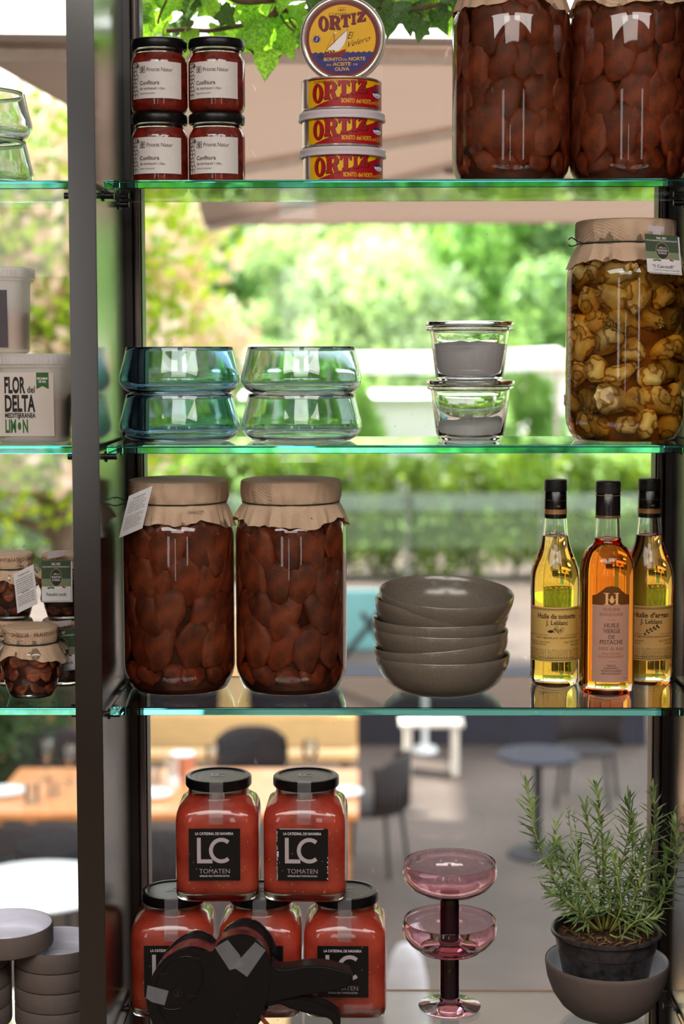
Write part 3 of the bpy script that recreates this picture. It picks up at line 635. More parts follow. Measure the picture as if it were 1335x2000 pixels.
def big_jar(label, loc, kind, seed, R=0.0748, k=1.025, group='tall jars under kraft paper', skirt=0.013, tail_ang=2.7, capR=0.067):
    t = thing('preserve_jar', label, 'jar', loc, 0, group)
    lathe('jar_glass', jar_prof(R, k), M['tomato_jar_glass' if kind == 't' else 'artichoke_jar_glass'], t, 72, 50)
    rs = np.random.RandomState(seed)
    if kind == 't':
        lathe('dark_oil', [(0, 0.008), (R - 0.017, 0.009), (R - 0.0135, 0.018), (R - 0.0135, 0.218 * k), (R - 0.022, 0.236 * k), (0, 0.238 * k)], M['tomato_core'], t, 40)
        zs = [0.029, 0.064, 0.106, 0.150, 0.190, 0.213]; nn = 12
        for j, z in enumerate(zs):
            for i in range(nn):
                a = 2 * PI * (i + 0.5 * (j % 2) + rs.uniform(-.22, .22)) / nn; edge = j in (0, 5)
                rr = R - 0.0092 - (0.005 if j == 0 else .0085 if j == 5 else 0) + rs.uniform(-.0022, .0006); m = TOM[rs.randint(4)]
                o = link(bpy.data.objects.new('dried_tomato', m)); o.parent = t; o.location = (rr * math.cos(a), rr * math.sin(a), z * k + rs.uniform(-.005, .005) * (0.4 if edge else 1))
                o.rotation_euler = Euler((rs.uniform(-.1, .1) + (0.35 if j == 5 else -0.3 if j == 0 else 0), rs.uniform(-.35, .35) if not edge else 1.4 + rs.uniform(-.3, .3), a + PI / 2)); s = rs.uniform(1.0, 1.28)
                s = .82 if j == 0 else s; o.scale = (s, rs.uniform(.7, 1.0), s * (0.8 if edge else 1.0))
    else:
        lathe('olive_oil', [(0, 0.008), (R - 0.034, 0.009), (R - 0.030, 0.018), (R - 0.030, 0.218 * k), (R - 0.034, 0.236 * k), (0, 0.238 * k)], M['artichoke_core'], t, 40)
        zs = [0.024, 0.054, 0.085, 0.117, 0.148, 0.179, 0.208, 0.226]; nn = 11
        for j, z in enumerate(zs):
            for i in range(nn):
                a = 2 * PI * (i + 0.5 * (j % 2) + rs.uniform(-.25, .25)) / nn; edge = j in (0, 7)
                rr = R - 0.0225 - (0.006 if edge else 0) + rs.uniform(-.005, .002); m = ART[rs.randint(5)]
                o = link(bpy.data.objects.new('artichoke_heart', m)); o.parent = t; o.location = (rr * math.cos(a), rr * math.sin(a), z * k + rs.uniform(-.006, .006) * (0.3 if edge else 1))
                o.rotation_euler = Euler((rs.uniform(0, 6.28), rs.uniform(0, 6.28), rs.uniform(0, 6.28))); s = rs.uniform(.78, 1.18) * (0.85 if edge else 1); o.scale = (s * rs.uniform(.8, 1.1), s * rs.uniform(.8, 1.1), s * rs.uniform(.9, 1.2))
    c, r, z = kraft_cap(t, capR, 0.243 * k, 0.276 * k, seed, skirt)
    string_at(t, r, z, seed, True, ang=tail_ang)
    return t
Yj = 2.262
jarA = big_jar('tall jar of dried tomatoes with a card tag, beside the divider on the third shelf', (Xat(350, Yj, S3 + .1), Yj, S3), 't', 3, skirt=.009, tail_ang=3.4)
jarB = big_jar('tall untagged jar of dried tomatoes beside the taupe bowls', (Xat(569, Yj, S3 + .1), Yj, S3), 't', 5, skirt=0.011, tail_ang=1.2)
jarC = dup(jarA, (Xat(997, 2.25, S1 + .1), 2.25, S1), 2.0, 'large jar of dried tomatoes on the top shelf, nearer the fish tins')
jarD = dup(jarB, (Xat(1226, 2.25, S1 + .1), 2.25, S1), 4.1, 'large jar of dried tomatoes on the top shelf, nearer the right divider')
jarE = big_jar('tall jar of artichoke hearts in oil with a green tag on the second shelf', (Xat(1219, 2.252, S2 + .1), 2.252, S2), 'a', 9, R=0.0778, k=1.045, group=None, skirt=0.012, tail_ang=3.5, capR=0.0655)
for q in (jarC, jarD): q.scale = (1.03, 1.03, 1.0)
# curled paper tag of the left jar: plain back side with small print
def frantoio_tag(parent, org, ux, uz, w, h, words, scale=1.0, sub=None):
    """green card: heading, oval emblem with a landscape, tricolour ribbon and the product name"""
    mf = flat(org, ux, uz); V = [mf(x, y, o) for o in (-0.0006, 0) for x, y in ((-w / 2, 0), (w / 2, 0), (w / 2, h), (-w / 2, h))]
    c = mob('tag', V, [(0, 3, 2, 1), (4, 5, 6, 7), (0, 1, 5, 4), (1, 2, 6, 5), (2, 3, 7, 6), (3, 0, 4, 7)], M['tag'], parent, False)
    V2 = [mf(x + 0.05 * w, y - 0.03 * h, -0.0012) for x, y in ((-w / 2, 0), (w / 2, 0), (w / 2, h), (-w / 2, h))]
    mob('tag_back', V2, [(0, 1, 2, 3)], M['tag'], parent, False)
    it = [R_(-w / 2, w / 2, h * 0.55, h, 'green_patch', .3), R_(-w / 2, w / 2, h * 0.36, h * 0.55, 'green_mid', .3)]
    it += [T('DAL 1827', 0, h * 0.885, h * 0.055, 'ink_white', w=w * 0.30, serif=True, bold=.01), T('PICCOLI PRODUTTORI DI GRANDE QUALITÀ', 0, h * 0.825, h * 0.035, 'ink_white', w=w * 0.93)]
    it += [G(ell(0, h * 0.58, w * 0.20, h * 0.225, 28), 'oval_gold', .6), G(ell(0, h * 0.58, w * 0.185, h * 0.21, 28), 'tag_oval', .9)]
    it += [G([(-w * .14, h * .64), (-w * .05, h * .70), (w * .03, h * .665), (w * .09, h * .69), (w * .15, h * .64)], 'green_mid', 1.2), G([(-w * .06, h * .64), (-w * .06, h * .675), (-w * .02, h * .69), (w * .02, h * .675), (w * .02, h * .64)], 'oval_gold', 1.4)]
    it += [T('FRANTOIO', 0, h * 0.565, h * 0.05, 'ink_white', w=w * .31, serif=True, lay=1.5), T('DI ONEGLIA', 0, h * 0.495, h * 0.05, 'ink_white', w=w * .26, serif=True, lay=1.5)]
    rb = [(-w * .30, h * .315), (-w * .18, h * .335), (-w * .06, h * .32), (w * .08, h * .335), (w * .2, h * .35), (w * .32, h * .33)]
    for a, b, m_ in ((0, 2, 'ink_green'), (2, 4, 'ink_white'), (4, 5, 'red_ink')): it.append(band(rb[a:b + 1], h * .035, m_))
    it.append(T(words, 0, h * 0.13, h * 0.075, 'ink_black', w=w * .68, serif=True, bold=.012))
    if sub: it.append(T(sub, w * .08, h * 0.055, h * 0.033, 'ink_black', w=w * .8))
    letter(c, it, mf, off=0.00012, base=0.00015)
    return c
frantoio_tag(jarE, (P(1296, 533, 2.163) - jarE.location), Vector((1, 0.03, -0.07)).normalized(), Vector((-0.10, -0.05, 1)).normalized(), 0.042, 0.048, '“I Carciofi”', sub='in Olio Extra Vergine di Oliva 30%')
v0 = P(1284, 455, 2.172) - jarE.location
mob('seal_strip', [v0 + Vector(q) for q in ((-0.013, 0, 0.010), (0.009, .004, 0.008), (0.0085, .004, 0.001), (0.004, .002, 0.001), (0.0035, .001, -0.005), (-0.006, 0, -0.004), (-0.0065, 0, 0.002), (-0.0135, 0, 0.003))], [(7, 6, 5, 4, 3, 2, 1, 0)], M['ink_grey'], jarE, False)
# the embossed volume mark low on the artichoke jar
letter(jarE, [T('3100ml', 0, 0, 0.006, 'ink_grey', w=0.022)], cyl(0.0765, 0.022, -0.95), off=0.0, base=0.0004, step=0.006, name='embossing')
# tag on jar A hangs at the left, twisted: shows its small-print back
o0 = P(234, 1052, 2.19) - jarA.location; cw, chh = 0.034, 0.056
def curl(x, y, o):
    yy = y / chh; b = 0.010 * (1 - yy) ** 2
    return (o0.x + x * 0.95 + 0.0125 * yy - 0.002 * (1 - yy), o0.y + b * 0.5 - 0.3 * x - o, o0.z + y + x * 0.42 - 0.0)
tg = label_patch('tag', 0, cw, 0, chh, curl, M['tag'], jarA, 6, 0.0, 10)
its = [T('I Pomodori Secchi', cw / 2, chh * .86, .0022, 'ink_black', w=.018)]
for i in range(14):
    if i == 6: continue
    its.append(T(['olio extra vergine di oliva', 'pomodori secchi aceto di vino', 'ingredienti sale capperi', 'conservare in luogo fresco'][i % 4], 0.004, chh * (.80 - .05 * i), .0016, 'ink_black', w=.025 if i % 3 else .021, align='L'))
letter(tg, its, curl, off=.0002, base=.0002)
v0 = P(270, 975, 2.195) - jarA.location
mob('seal_strip', [v0 + Vector(q) for q in ((-0.008, 0, 0.003), (0.004, 0, 0.008), (0.009, 0, -0.001), (-0.002, 0, -0.005))], [(3, 2, 1, 0)], M['ink_grey'], jarA, False)
letter(jarA, [T('IDEALE PER:', 0, 0, 0.0032, 'ink_black', w=0.022)], cyl(0.0705, 0.243, 0.44), off=0.0002, base=0.002, name='lettering')

# ------------------------------------------------------------------ jam jars
def jam_jar(label, loc, rz):
    t = thing('jam_jar', label, 'jar', loc, rz, 'jam jars in two rows on the top shelf'); R = 0.0373
    lathe('jar_glass', [(0, .003), (.026, .003), (.029, 0), (.032, .001), (.036, .005), (R, .011), (R, .066), (.0362, .0715), (.0335, .0755), (.0322, .078), (.0322, .0815), (.0334, .083), (.0322, .0845), (.0322, .093), (0, .093)], M['clear'], t, 56, 50)
    lathe('jam', [(0, .006), (.030, .006), (.0335, .010), (.0348, .014), (.0348, .064), (.0335, .070), (.0305, .0745), (.0298, .078), (0, .079)], M['jam'], t, 48)
    lathe('lid', [(0, .0965), (.030, .0965), (.0325, .0972), (.0362, .0962), (.0370, .0945), (.0370, .0855), (.0362, .0840), (.0345, .0840), (.0345, .0935), (0, .0938)], M['black_lid'], t, 56, 35)
    w0, w1, y0, y1 = -0.0395, 0.0345, 0.0175, 0.0645; mf = cyl(R)
    lb = label_patch('label', w0, w1, y0, y1, mf, M['paper_label'], t, 26)
    it = [T('Priorat', -0.0138, 0.0518, 0.0050, 'ink_brown', w=0.0170, align='L', spacing=.95), T('Natur', 0.0050, 0.0518, 0.0050, 'ink_brown', w=0.0150, align='L'), T("'", .0212, .0545, .003, 'ink_brown', align='L'),
          T('Confitura', -0.0245, 0.0350, 0.0050, 'ink_brown', w=0.0270, align='L', bold=.012), T('de tomàquet i clau', -0.0245, 0.0286, 0.0034, 'ink_brown', w=0.0340, align='L'), T('PRODUCTE DEL PRIORAT', -0.0245, 0.0228, 0.0017, 'ink_brown', w=0.0215, align='L')]
    # emblem: square with a flower
    ex, ey = -0.0205, 0.0545
    it += [G([[(ex - .0042, ey - .0042), (ex + .0042, ey - .0042), (ex + .0042, ey + .0042), (ex - .0042, ey + .0042)], [(ex - .0036, ey - .0036), (ex - .0036, ey + .0036), (ex + .0036, ey + .0036), (ex + .0036, ey - .0036)]], 'ink_brown')]
    for k in range(8):
        a = k * PI / 4; it.append(G(ell(ex + .0019 * math.cos(a), ey + .0005 + .0019 * math.sin(a), .0010, .0006, 8, rot=a), 'ink_brown'))
    it.append(G(ell(ex, ey + .0005, .0006, .0006, 8), 'ink_brown')); it.append(band([(ex - .002, ey - .003), (ex, ey - .0022), (ex + .002, ey - .003)], .0008, 'ink_brown'))
    # climbing ornament along the seam
    it.append(band([(-0.0345 + .0012 * math.sin(k * .5), 0.0185 + k * .0015) for k in range(30)], .0009, 'ink_brown'))
    for k in range(9):
        for s in (-1, 1):
            b = (-0.0345 + .0012 * math.sin(k * 1.7), 0.0195 + k * .0050); c = []
            for q in range(9):
                tq = q / 8; an = PI * .15 + tq * 3.7; rr = .0036 * (1 - .55 * tq); c.append((b[0] + s * (.0036 - rr * math.cos(an)), b[1] + rr * math.sin(an) + .001))
            it.append(band(c, [.0011 * (1 - .6 * q / 8) for q in range(9)], 'ink_brown'))
    for k in range(6): it.append(G(ell(-0.0285 + .0018 * math.cos(k * PI / 3), .0615 + .0018 * math.sin(k * PI / 3) - .002, .0013, .0008, 8, rot=k * PI / 3), 'ink_brown'))
    letter(lb, it, mf, step=.004); return t
Yk = 2.258; jj = [(311, 0, .05, 'upper red tomato jam jar with black lid beside the divider'), (423, 0, -.03, 'upper red tomato jam jar with black lid farther from the divider'), (312, 1, .03, 'lower red tomato jam jar with black lid beside the divider'), (423.5, 1, -.02, 'lower red tomato jam jar with black lid farther from the divider')]
j0 = None
for px, low, rz, lb in jj:
    z = S1 + (0 if low else .0967); loc = (Xat(px, Yk, z + .05), Yk, z)
    if j0 is None: j0 = jam_jar(lb, loc, rz)
    else: dup(j0, loc, rz, lb)

# ------------------------------------------------------------------ fish tins
def ortiz(x0, yb, h, mat, shadow, arc=True):
    """five slab letters that shrink to the right, with a dark shadow"""
    L = {'O': [ell(.5, .5, .5, .5, 28), ell(.5, .5, .17, .36, 20)[::-1]],
         'R': [[(0, 0), (.5, 0), (.5, .14), (.42, .18), (.42, .38), (.50, .38), (.66, 0), (1.0, 0), (1.0, .14), (.92, .18), (.80, .46), (.95, .60), (.97, .80), (.85, .95), (.65, 1), (0, 1), (0, .86), (.08, .82), (.08, .18), (0, .14)], [(.42, .56), (.42, .84), (.58, .84), (.64, .78), (.64, .62), (.58, .56)]],
         'T': [[(.2, 0), (.8, 0), (.8, .14), (.68, .18), (.68, .82), (.80, .82), (.86, .66), (1, .66), (1, 1), (0, 1), (0, .66), (.14, .66), (.2, .82), (.32, .82), (.32, .18), (.2, .14)]],
         'I': [[(.1, 0), (.9, 0), (.9, .14), (.74, .18), (.74, .82), (.9, .86), (.9, 1), (.1, 1), (.1, .86), (.26, .82), (.26, .18), (.1, .14)]],
         'Z': [[(0, 0), (1, 0), (1, .36), (.86, .36), (.78, .2), (.5, .2), (1, .84), (1, 1), (.06, 1), (.06, .66), (.2, .66), (.26, .8), (.48, .8), (0, .18)]]}
    out = []; x = x0
    for ch, w, hh, dy in zip('ORTIZ', (.66, .72, .60, .36, .56), (1.0, .90, .80, .72, .66), (0, .16, .30, .41, .50)):
        w2 = w * h; 
        for m_, ox, oy, lay in ((shadow, .035 * h, -.035 * h, 1.0), (mat, 0, 0, 2.0)):
            lp = [[(x + px * w2 + ox, yb + dy * h + py * hh * h + oy) for px, py in l] for l in L[ch]]; out.append(G(lp, m_, lay))
        x += w2 + .03 * h
    return out
def fish_tin(label, loc, rz, lid):
    t = thing('fish_tin', label, 'tin', loc, rz, 'round fish tins on the top shelf'); R = 0.0520; H = 0.0405
    lathe('tin_body', [(0, .0006), (.0495, .0006), (.0505, 0), (.0520, .0006), (.0520, .0022), (.0515, .0028), (.0515, H - .0028), (.0520, H - .0022), (.0520, H - .0006), (.0508, H), (.0500, H - .0014), (0, H - .0016)], M['tin'], t, 72, 30)
    mf = cyl(.0515); a0, a1 = -.0475, .083; y0, y1 = .0026, H - .0026
    lb = label_patch('printed_wrap', a0, a1, y0, y1, mf, M['can_yellow'], t, 48)
    it = [G([(-.0395, y0), (a1, y0), (a1, y1 - .001), (.050, y1 - .006)], 'can_red', .4), R_(a0, a1, y1 - .0016, y1, 'can_maroon', .5)]
    it += [band([(-.0405, y0), (.049, y1 - .0065)], .0016, 'can_yellow', .7)]
    it += [T('CONSERVAS DE PESCADOS', -.0045, y1 - .0055, .0026, 'can_dark', w=.064, bold=.015)]
    it += ortiz(-.0385, .0075, .0245, 'can_red', 'can_dark')
    it += [T('S.', .0265, .0205, .0068, 'can_dark', w=.0058, bold=.02), T('A.', .0345, .0212, .0068, 'can_dark', w=.0066, bold=.02)]
    it += [T('BONITO', .0015, .0070, .0052, 'can_yellow', w=.0168, align='L', bold=.02), T('del', .0202, .0070, .0052, 'can_yellow', w=.0068, align='L', bold=.02), T('NORTE', .0288, .0070, .0052, 'can_yellow', w=.0140, align='L', bold=.02), T('en ACEITE DE OLIVA', .0445, .0070, .0044, 'can_yellow', w=.036, align='L', bold=.015)]
    # fish
    fx, fy = .0560, .0205
    it += [G(smooth_loop([(fx - .0095, fy), (fx - .004, fy + .0042), (fx + .006, fy + .0036), (fx + .013, fy), (fx + .005, fy - .0042), (fx - .005, fy - .0038)], 4), 'ink_white', 1.0), G([(fx + .011, fy), (fx + .0185, fy + .005), (fx + .0165, fy), (fx + .0185, fy - .005)], 'can_blue', 1.2)]
    it += [G(smooth_loop([(fx - .009, fy + .0008), (fx - .004, fy + .0042), (fx + .006, fy + .0036), (fx + .012, fy + .0006), (fx + .003, fy + .0012)], 4), 'can_blue', 1.6), G([(fx - .001, fy + .0038), (fx + .002, fy + .0072), (fx + .004, fy + .0036)], 'can_blue', 1.4), G(ell(fx - .0062, fy + .0006, .0009, .0009, 8), 'can_blue', 2), band([(fx - .006, fy - .002), (fx, fy - .0028), (fx + .006, fy - .002)], .0007, 'can_blue', 1.8)]
    letter(lb, it, mf, step=.005, off=.00012, base=.00045)
    if lid: lathe('plastic_lid', [(0, H + .0052), (.050, H + .0052), (.0545, H + .0046), (.0556, H + .0030), (.0556, H - .0005), (.0550, H - .0018), (.0550, H - .0026), (.0562, H - .0030), (.0562, H - .0056), (.0550, H - .0060), (.0527, H - .0060), (.0527, H + .0014), (0, H + .0016)], M['white_plastic'], t, 72, 30)
    else: lathe('tin_end', [(0, H + .0002), (.044, H + .0002), (.046, H - .0008), (.0495, H - .0008)], M['can_red'], t, 48)
    return t
Yt = 2.215; pit = .0462; tx = 668
tin1 = fish_tin('bottom fish tin with a white plastic lid, standing on the glass shelf', (Xat(669, Yt, S1 + .02), Yt, S1), 0, True)
dup(tin1, (Xat(667.5, Yt, S1 + pit + .02), Yt - .001, S1 + pit), -.02, 'middle fish tin with a white plastic lid, between the other two flat tins')
tin3 = fish_tin('top flat fish tin without plastic lid, carrying the tin stood on edge', (Xat(666, Yt, S1 + 2 * pit + .02), Yt, S1 + 2 * pit), -.01, False)
# the tin stood on its edge: its axis is level, the printed end faces the room
zr = .0558; zt = S1 + 2 * pit + .0407
te = thing('fish_tin', 'fish tin stood on edge, its round sailing-boat lid facing the room', 'tin', (Xat(668, Yt, zt + zr), Yt + .010, zt + zr), 0, None, rot=(PI / 2 + .06, 0, -.10))
lathe('tin_body', [(0, -.039), (.049, -.039), (.0518, -.040), (.0520, -.038), (.0512, -.036), (.0512, -.002), (.0520, 0), (.0545, .001), (.0555, .0002), (.0558, -.004), (.0550, -.0065), (.0530, -.0065)], M['white_plastic'], te, 72, 30)
lathe('tin_rim', [(.0475, .0006), (.0492, .0018), (.0512, .0026), (.0530, .0020), (.0545, .001)], M['tin'], te, 72, 60)
mfd = lambda x, y, o: (x, y, .0004 + o)
dsk = lathe('printed_end', [(0, .0004), (.0478, .0004), (.0490, .0016)], M['can_maroon'], te, 64)
dr = .0455
it = [G(ell(0, 0, dr - .002, dr - .002, 48), 'can_yellow', .5)]
sea = [( (dr - .002) * math.cos(a), (dr - .002) * math.sin(a)) for a in np.linspace(PI + .38, 2 * PI - .38, 26)]
top = [(x, -.0165 + .0008 * math.cos(x * 900)) for x in np.linspace(.039, -.039, 49)]
it.append(G(sea + top, 'can_blue', 1.0))
it += [T('1891', 0, .0352, .0026, 'can_maroon', w=.0095, bold=.02), T('DESDE', 0, .0388, .0016, 'can_maroon', w=.009), T('CONSERVAS', 0, .0298, .0034, 'can_dark', w=.035, bold=.005)]
v = ortiz(0, 0, .0200, 'can_maroon', 'can_dark')
it += [([(x * 1.02 - .0312, y * .98 + .0112 - .0022 * math.sin((x) * 60)) for x, y in q[0]], q[1], q[2], q[3]) for q in v]
it += [T('El', .0065, .0005, .0085, 'can_dark', w=.0085, shear=.45, align='L', bold=.0), T('Velero', .0075, -.0105, .0070, 'can_dark', w=.029, shear=.45, align='L')]
it[-1] = ([(x, y + (x - .0075) * .28) for x, y in it[-1][0]], it[-1][1], it[-1][2], it[-1][3])
it += [G(smooth_loop([(-.0195, -.0120), (-.012, -.006), (.0015, .0085), (.0065, .0120), (.0055, .002), (.001, -.008), (-.006, -.0148), (-.013, -.0135)], 4), 'ink_white', 1.4), band([(-.0205, -.0125), (-.008, -.001), (.0072, .0125)], .0008, 'can_maroon', 2), band([(-.0105, -.018), (-.0105, .0095)], .0009, 'can_maroon', 1.2), G([(-.0105, .0095), (-.0065, .0085), (-.0105, .0068)], 'ink_white', 1.3), band([(-.0105, .008), (-.024, -.018)], .0003, 'can_dark', 1.2), band([(.0065, .012), (.0045, -.016)], .0004, 'can_blue', 1.6)]
it += [G([(-.024, -.0185), (-.006, -.0160), (.0035, -.0125), (.0045, -.0160), (.0010, -.0225), (-.020, -.0225)], 'can_maroon', 1.8), band([(-.0235, -.0192), (-.006, -.0168), (.004, -.0138)], .0009, 'can_red', 2.2)]
for k in range(4): it.append(G(ell(-.022 + k * .0035, -.0165 + .0006 * k, .0009, .0014, 8), 'can_dark', 2))
it += [G([(-.033, -.0215), (-.027, -.017), (-.024, -.0225), (-.028, -.025)], 'can_dark', 2)]
it += [G(ell(-.0335, .0005, .0044, .0044, 20), 'can_blue', 1.2), band([(-.0345, -.002), (-.0335, .0), (-.0325, .003)], .0007, 'ink_white', 1.8)] + arc_text('PESCADO CON CAÑA', -.0335, .0005, .0050, .0014, 'can_blue', PI / 2, -5.0)
it += [T('BONITO', -.0125, -.0272, .0040, 'can_yellow', w=.0235, bold=.02, lay=2), T('DEL', .0035, -.0272, .0026, 'can_yellow', w=.0066, lay=2), T('NORTE', .0190, -.0272, .0042, 'can_yellow', w=.0215, bold=.02, lay=2), T('EN', -.0180, -.0335, .0024, 'can_yellow', w=.0056, lay=2), T('ACEITE', -.001, -.0335, .0042, 'can_yellow', w=.0235, bold=.02, lay=2), T('DE', .0170, -.0335, .0024, 'can_yellow', w=.0056, lay=2), T('OLIVA', -.0005, -.0398, .0042, 'can_yellow', w=.0190, bold=.02, lay=2)]
letter(dsk, it, mfd, off=.0001, base=.0003)
# ------------------------------------------------------------------ teal glass bowls and salt jars
def teal_bowl(label, loc, mat, group='tapered glass bowls stacked in pairs', k=1.0):
    t = thing('glass_bowl', label, 'bowl', loc, 0, group); w = .0024
    out = [(.058, 0.0), (.0665, .0012), (.0745, .0060), (.0798, .0130), (.0812, .0185), (.0805, .0240), (.0780, .0330), (.0725, .0560), (.0716, .0605)]
    inn = [(.0702, .0620), (.0692, .0605), (.0700, .0560), (.0755, .0330), (.0778, .0240), (.0784, .0185), (.0772, .0140), (.0725, .0082), (.0650, .0046), (.055, .0036), (0, .0036)]
    lathe('bowl_glass', [(0, .0006), (.050, .0006)] + out + [(.0710, .0620)] + inn, mat, t, 72, 60); t.scale = (.99, .99, 1); return t
Yb = 2.243; H2 = .0622
b0 = teal_bowl('lower smoky teal bowl of the pair beside the divider, on the second shelf', (Xat(351, Yb, S2 + .03), Yb, S2), M['teal_bowl'])
dup(b0, (Xat(350.5, Yb, S2 + H2 + .03), Yb, S2 + H2), .4, 'upper smoky teal bowl of the pair beside the divider, on the second shelf')
M['grey_bowl'] = glassmat('grey_green_glass', (0.66, 0.79, 0.80, 1))
b1 = teal_bowl('lower grey-green glass bowl of the second pair, away from the divider', (Xat(588.5, Yb, S2 + .03), Yb, S2), M['grey_bowl'])
dup(b1, (Xat(588, Yb, S2 + H2 + .03), Yb, S2 + H2), .9, 'upper grey-green glass bowl of the second pair, away from the divider')
M['pale_bowl'] = glassmat('pale_blue_glass', (0.80, 0.90, 0.93, 1)); M['pale_bowl2'] = glassmat('sea_green_glass', (0.70, 0.87, 0.83, 1))
Yl = 2.24
b2 = teal_bowl('lower sea-green glass bowl on the top shelf of the left bay', (Xat(-55, Yl, S1 + .03), Yl, S1), M['pale_bowl2'])
b3 = teal_bowl('upper clear bluish glass bowl on the top shelf of the left bay', (Xat(-58, Yl, S1 + .09), Yl, S1 + H2), M['pale_bowl'])
def salt_jar(label, loc, kind):
    t = thing('salt_jar', label, 'jar', loc, 0, 'glass-lidded salt jars')
    lathe('jar_glass', [(0, .0020), (.030, .0020), (.034, 0), (.040, .0006), (.0435, .004), (.0452, .010), (.0520, .064), (.0525, .0665), (.0560, .0675), (.0575, .0690), (.0575, .0715), (.0560, .0725), (.0500, .0725), (.0492, .0660), (.0425, .012), (.0395, .0075), (.034, .0058), (0, .0055)], M['clear'], t, 64, 45)
    lathe('glass_lid', [(0, .0762), (.046, .0762), (.050, .0792), (.0555, .0800), (.0580, .0790), (.0588, .0768), (.0580, .0745), (.0560, .0732), (.0500, .0732), (.0485, .0715), (0, .0715)], M['clear'], t, 64, 45)
    if kind == 'fine':
        lathe('fine_salt', [(0, .0062), (.0385, .0078), (.0418, .0122), (.0468, .0470), (.046, .0485), (.030, .0510), (.012, .0528), (0, .0530)], M['sugar'], t, 56, 40, fn=lambda r, z, a: (r * math.cos(a), r * math.sin(a), z + (.0016 * math.cos(a * 2 + 1) if z > .04 else 0)))
    else:
        def f(r, z, a):
            q = 0.0
            if z > .02: q = .0018 * math.sin(5 * a) * r / .04 + .0014 * math.sin(9 * a + r * 300) + .0035 * r / .04 * math.cos(a - .5)
            return (r * math.cos(a), r * math.sin(a), z + q)
        lathe('coarse_salt', [(0, .0062), (.0385, .0078), (.0416, .0112), (.0432, .0215), (.040, .0235), (.030, .0225), (.020, .0245), (.010, .0235), (0, .0245)], M['salt'], t, 56, 40, fn=f)
    letter(t, [T('WECK', 0, 0, .007, 'glassmark', w=.022)], cyl(.0505, .043, 1.0), step=.004, off=0, base=.0004, name='embossing')
    return t
M['glassmark'] = M['clear']
Yw = 2.24
w0_ = salt_jar('lower glass-lidded jar with coarse white salt', (Xat(918, Yw, S2 + .04), Yw, S2), 'coarse')
w1_ = salt_jar('upper glass-lidded jar half full of fine grey salt', (Xat(916.5, Yw, S2 + .12), Yw, S2 + .0772), 'fine')

# ------------------------------------------------------------------ taupe stoneware bowls
def taupe_bowl(label, loc, rot):
    t = thing('stoneware_bowl', label, 'bowl', loc, 0, 'taupe bowls in a leaning stack', rot=rot)
    lathe('bowl_body', [(0, .0012), (.046, .0012), (.047, 0), (.051, 0), (.056, .0012), (.066, .0060), (.0765, .0145), (.0845, .0270), (.0890, .0410), (.0897, .0500), (.0890, .0512), (.0878, .0505), (.0866, .0410), (.0822, .0285), (.0740, .0172), (.0640, .0100), (.054, .0072), (.03, .0062), (0, .0060)], M['stone_bowl'], t, 72, 60)
    return t
Yq = 2.238; bx = Xat(864, Yq, S3 + .03)
tb = [(0, 0.0, 0.0, 0, 0, 'bottom taupe stoneware bowl of the leaning stack, lying level on the shelf'), (.0172, 0.0, -.095, .002, 0, 'second taupe bowl from the bottom, tipped up towards the bottles'), (.034, -0.01, .02, -.0035, -.001, 'third taupe bowl from the bottom, shifted towards the tomato jars'), (.0495, 0.01, -.008, -.004, 0, 'fourth taupe bowl from the bottom, lying nearly level'), (.0665, .02, .105, -.006, .001, 'fifth taupe bowl, tipped down towards the bottles under the top bowl'), (.0838, .11, .035, .003, 0, 'top taupe bowl of the stack, its glossy inside showing')]
f0 = None
for dz, rx, ry, dx, dy, lb in tb:
    loc = (bx + dx, Yq + dy, S3 + dz + .0004); rot = (rx, ry, 0)
    if f0 is None: f0 = taupe_bowl(lb, loc, rot)
    else: dup(f0, loc, 0, lb, rot)

